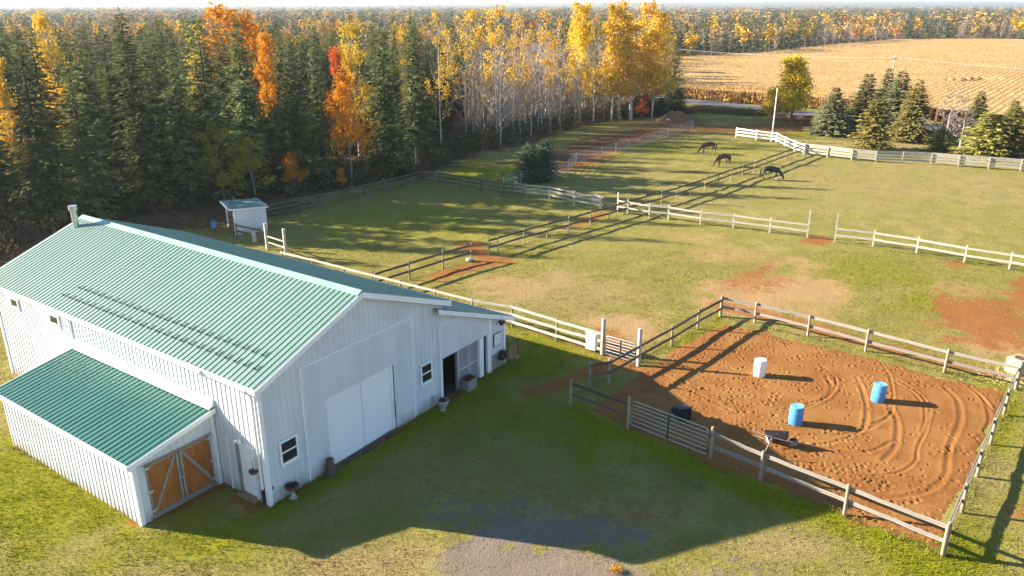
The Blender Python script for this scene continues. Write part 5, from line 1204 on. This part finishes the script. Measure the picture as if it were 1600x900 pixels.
# tall weeds on the road verge
n = 9000; s = rng.random(n); base = g(1085, 172) + (g(1200, 181) - g(1085, 172)) * s[:, None] + rn * rng.normal(0, 1.3, (n, 1)); P = np.column_stack([base, rng.uniform(0, .4, n)]); D = unit(rng.normal(0, .4, (n, 3)) + np.array([0, 0, 1.])); S = unit(np.cross(D, rng.normal(0, 1, (n, 3))))
V, F = diamonds(P, D, S, rng.uniform(.3, .8, n), np.full(n, .06)); cc = np.where(rng.random((n, 1)) < .5, np.array([[.10, .12, .035]]), np.array([[.26, .18, .08]])) * rng.uniform(.7, 1.2, (n, 1))
me = np_mesh('verge_weeds', V, F, M['grass_blade'], np.repeat(cc, 4, 0)); tag(link('verge_weeds', me), 'tall dull weeds on the verge of the road', 'weeds', kind='stuff')

# ------------------------------------------------------------------ distant low hills
hv = []; hf = []; nxh = 160
for row, (dist, hmul) in enumerate(((4300, 0), (5200, 18), (6500, 30), (8500, 44), (9500, 0))):
    for i in range(nxh):
        a = (i / (nxh - 1) - .5) * 2.2; x = dist * math.sin(a); y = dist * math.cos(a); z = hmul * (.35 + float(fbm(np.array(a * 4 + row * 7 + 20), np.array(row * 3.0 + 5), 4)) * 1.1) - (6 if hmul == 0 else 0); hv.append((x, y, z))
M['hill'] = worn('wooded_hill', (.055, .060, .035), (.20, .125, .06), .012, .95, .05, detail=8)
me = np_mesh('hills', hv, grid_faces(nxh, 5), M['hill'], smooth=True); tag(link('hills', me), 'low wooded hills on the horizon', kind='structure')

# ------------------------------------------------------------------ near grass blades
n = 760000; bx_ = rng.uniform(-30, 34, n); by_ = 15 + 40 * rng.random(n) ** 1.6
dz = by_ * math.cos(PITCH) + CAMH * math.sin(PITCH); ok = np.abs(bx_ / dz) < .70
u1 = (bx_ - BO[0]) * BU[0] + (by_ - BO[1]) * BU[1]; v1 = (bx_ - BO[0]) * BV[0] + (by_ - BO[1]) * BV[1]
ok &= ~((u1 > -.05) & (u1 < 14.7) & (v1 > -.06) & (v1 < L)) & ~((u1 > -3.33) & (u1 < 0) & (v1 > 2.68) & (v1 < 12.1))
ok &= ~(inpoly(bx_, by_, apoly) & (polydist(bx_, by_, apoly + apoly[:1]) > .1))
lush, dry, grv = gsample(bx_, by_, A['lush']), gsample(bx_, by_, A['dry']), np.maximum(np.maximum(gsample(bx_, by_, A['gravel']), gsample(bx_, by_, A['soil'])), gsample(bx_, by_, A['bare']))
cl = fbm(bx_ * .9, by_ * .9, 3)
ok &= rng.random(n) > np.clip(grv * 1.5 - .25 + (cl - .5) * 1.2, 0, .985)
ok &= rng.random(n) < .35 + 1.1 * (cl - .25) + .3 * lush
bx_, by_, lush, dry, cl = bx_[ok], by_[ok], lush[ok], dry[ok], cl[ok]; n = len(bx_)
bz = gsample(bx_, by_, Z); hgt = rng.uniform(.03, .085, n) * (.8 + .5 * lush); az = rng.uniform(0, 6.28, n); wd = rng.uniform(.010, .022, n); tl = rng.normal(0, .05, (n, 2))
B0 = np.stack([bx_ - wd * np.cos(az), by_ - wd * np.sin(az), bz - .01], 1); B1 = np.stack([bx_ + wd * np.cos(az), by_ + wd * np.sin(az), bz - .01], 1); B2 = np.stack([bx_ + tl[:, 0], by_ + tl[:, 1], bz + hgt], 1)
q = np.clip(lush + (rng.random(n) - .5) * .6, 0, 1)[:, None]; q2 = np.clip(dry * .9 + (rng.random(n) - .5) * .8 + (cl - .5) - .35 * lush, 0, 1)[:, None]
cc = np.array((.25, .225, .042)) * (1 - q) + np.array((.215, .225, .010)) * q; cc = cc * (1 - q2) + np.array((.37, .285, .11)) * q2; cc *= rng.uniform(.7, 1.25, (n, 1))
me = np_mesh('grass', np.stack([B0, B1, B2], 1).reshape(-1, 3), np.arange(3 * n).reshape(-1, 3), M['grass_blade'], np.repeat(cc, 3, 0))
tag(link('grass', me), 'short tufted grass round the barn and arena', 'grass', kind='stuff')
n = 110000; bx_ = rng.uniform(-34, 62, n); by_ = 34 + 72 * rng.random(n) ** 1.3
dz = by_ * math.cos(PITCH) + CAMH * math.sin(PITCH); ok = np.abs(bx_ / dz) < .68
u1 = (bx_ - BO[0]) * BU[0] + (by_ - BO[1]) * BU[1]; v1 = (bx_ - BO[0]) * BV[0] + (by_ - BO[1]) * BV[1]
ok &= ~((u1 > -.3) & (u1 < 14.8) & (v1 > -.1) & (v1 < L + .2)) & ~inpoly(bx_, by_, apoly) & ~inpoly(bx_, by_, FOREST_POLY)
lush, dry, grv = gsample(bx_, by_, A['lush']), gsample(bx_, by_, A['dry']), np.maximum(gsample(bx_, by_, A['soil']), gsample(bx_, by_, A['bare']))
cl = fbm(bx_ * .45, by_ * .45, 4)
ok &= (rng.random(n) > np.clip(grv * 1.6 - .2, 0, .98)) & (rng.random(n) < 3.2 * (cl - .28))
bx_, by_, lush, dry, cl = bx_[ok], by_[ok], lush[ok], dry[ok], cl[ok]; n = len(bx_)
bz = gsample(bx_, by_, Z); hgt = rng.uniform(.03, .09, n); az = rng.uniform(0, 6.28, n); wd = rng.uniform(.02, .045, n); tl = rng.normal(0, .06, (n, 2))
B0 = np.stack([bx_ - wd * np.cos(az), by_ - wd * np.sin(az), bz - .01], 1); B1 = np.stack([bx_ + wd * np.cos(az), by_ + wd * np.sin(az), bz - .01], 1); B2 = np.stack([bx_ + tl[:, 0], by_ + tl[:, 1], bz + hgt], 1)
q = np.clip(lush + (rng.random(n) - .5) * .6, 0, 1)[:, None]; q2 = np.clip(dry * .9 + (rng.random(n) - .5) * .9 + (cl - .5), 0, 1)[:, None]
cc = np.array((.215, .19, .042)) * (1 - q) + np.array((.19, .20, .012)) * q; cc = cc * (1 - q2) + np.array((.32, .25, .10)) * q2; cc *= rng.uniform(.7, 1.25, (n, 1))
me = np_mesh('paddock_grass', np.stack([B0, B1, B2], 1).reshape(-1, 3), np.arange(3 * n).reshape(-1, 3), M['grass_blade'], np.repeat(cc, 3, 0))
tag(link('paddock_grass', me), 'tufted autumn grass scattered over the horse paddocks', 'grass', kind='stuff')
# longer grass left standing along walls and fence lines
lines = [[g(921, 604), g(1125, 495)], [g(1126, 494), g(1586, 609)], [g(1588, 607), g(1474, 867)], [g(1110, 717), g(1472, 869)], [g(891, 634), g(981, 669)], [g(941, 554), g(800, 510)], [bw(0, -.1), bw(9.6, -.1)], [bw(13.4, -.12), bw(14.7, -.12)], [bw(-3.36, 2.7), bw(-3.36, 12)], [bw(-.12, .0), bw(-.12, .5)],
         [g(764, 398), g(980, 334)], [g(980, 334), g(1256, 240)], [g(965, 331), g(1261, 371)], [g(1304, 378), g(1600, 425)], [g(640, 437), g(737, 407)]]
PP = []
for a_, b_ in lines:
    ln = np.hypot(*(b_ - a_)); m = int(ln * 75); tt = rng.random((m, 1)); PP.append(a_ + (b_ - a_) * tt + rng.normal(0, .10, (m, 2)))
PP = np.concatenate(PP); n = len(PP); dens = fbm(PP[:, 0] * .8, PP[:, 1] * .8, 3); PP = PP[rng.random(n) < 2.2 * (dens - .22)]; n = len(PP)
hgt = rng.uniform(.08, .24, n); az = rng.uniform(0, 6.28, n); wd = rng.uniform(.008, .018, n); tl = rng.normal(0, .07, (n, 2)); q = rng.random((n, 1))
B0 = np.column_stack([PP[:, 0] - wd * np.cos(az), PP[:, 1] - wd * np.sin(az), np.full(n, -.02)]); B1 = np.column_stack([PP[:, 0] + wd * np.cos(az), PP[:, 1] + wd * np.sin(az), np.full(n, -.02)]); B2 = np.column_stack([PP + tl, hgt])
cc = (np.array((.17, .19, .02)) * (1 - q) + np.array((.32, .26, .10)) * q) * rng.uniform(.7, 1.2, (n, 1))
me = np_mesh('long_grass', np.stack([B0, B1, B2], 1).reshape(-1, 3), np.arange(3 * n).reshape(-1, 3), M['grass_blade'], np.repeat(cc, 3, 0))
tag(link('long_grass', me), 'longer grass standing along walls and fence lines', 'grass', kind='stuff')
# loose stones on the gravel
n = 60000; px_ = rng.uniform(-9, 11, n); py_ = rng.uniform(18.5, 27, n); gm_ = gsample(px_, py_, A['gravel']); okg = rng.random(n) < np.clip(gm_ - .35, 0, 1) * .16; px_, py_ = px_[okg], py_[okg]; n = len(px_)
sz = rng.uniform(.012, .035, n)[:, None]; ctr = np.column_stack([px_, py_, gsample(px_, py_, Z) + .004])
oct_ = np.array([[1, 0, 0], [0, 1, 0], [-1, 0, 0], [0, -1, 0], [0, 0, .8], [0, 0, -.5]], float); V = (ctr[:, None] + (oct_[None] * rng.uniform(.6, 1.2, (n, 6, 1))) * sz[:, None]).reshape(-1, 3)
of = np.array([[0, 1, 4], [1, 2, 4], [2, 3, 4], [3, 0, 4]]); F = (np.arange(n)[:, None, None] * 6 + of[None]).reshape(-1, 3)
cc = np.array((.27, .225, .19)) * rng.uniform(.45, 1.6, (n, 1)); me = np_mesh('gravel_stones', V, F, M['grass_blade'], np.repeat(cc, 6, 0))
tag(link('gravel_stones', me), 'loose stones scattered on the gravel yard', 'gravel', kind='stuff')
# orange leafy weed on the gravel
p = g(963, 893); m = MB()
for k in range(90):
    a = random.uniform(0, 6.28); r = random.uniform(0, .22); b = Vector((r * math.cos(a), r * math.sin(a), random.uniform(0, .08))); e = b + Vector((random.uniform(-.07, .07), random.uniform(-.07, .07), random.uniform(.03, .14))); m.add([b, b + Vector((.04, .02, .03)), e, b + Vector((-.03, .03, .03))], [(0, 1, 2, 3)])
M['orange_weed'] = worn('orange_weed', (.60, .30, .05), (.48, .22, .04), 12, .8, .1)
t = thing('weed_clump', 'small orange brown weed clump growing in the gravel yard', 'weed', (*p, 0)); m.build('leaves', M['orange_weed'], t)

# ------------------------------------------------------------------ haze
hm = bpy.data.materials.new('haze_air'); hm.use_nodes = True; hn = hm.node_tree; hn.nodes.remove(hn.nodes['Principled BSDF'])
pv = hn.nodes.new('ShaderNodeVolumePrincipled'); pv.inputs['Color'].default_value = (.76, .87, 1, 1); pv.inputs['Density'].default_value = .00014; pv.inputs['Anisotropy'].default_value = .3
hn.links.new(pv.outputs[0], hn.nodes['Material Output'].inputs['Volume'])
hz = MB().box(-12500, 12500, -900, 16000, -14, 90).build('haze', hm); tag(hz, 'thin pale autumn haze in the air', 'haze', kind='stuff')
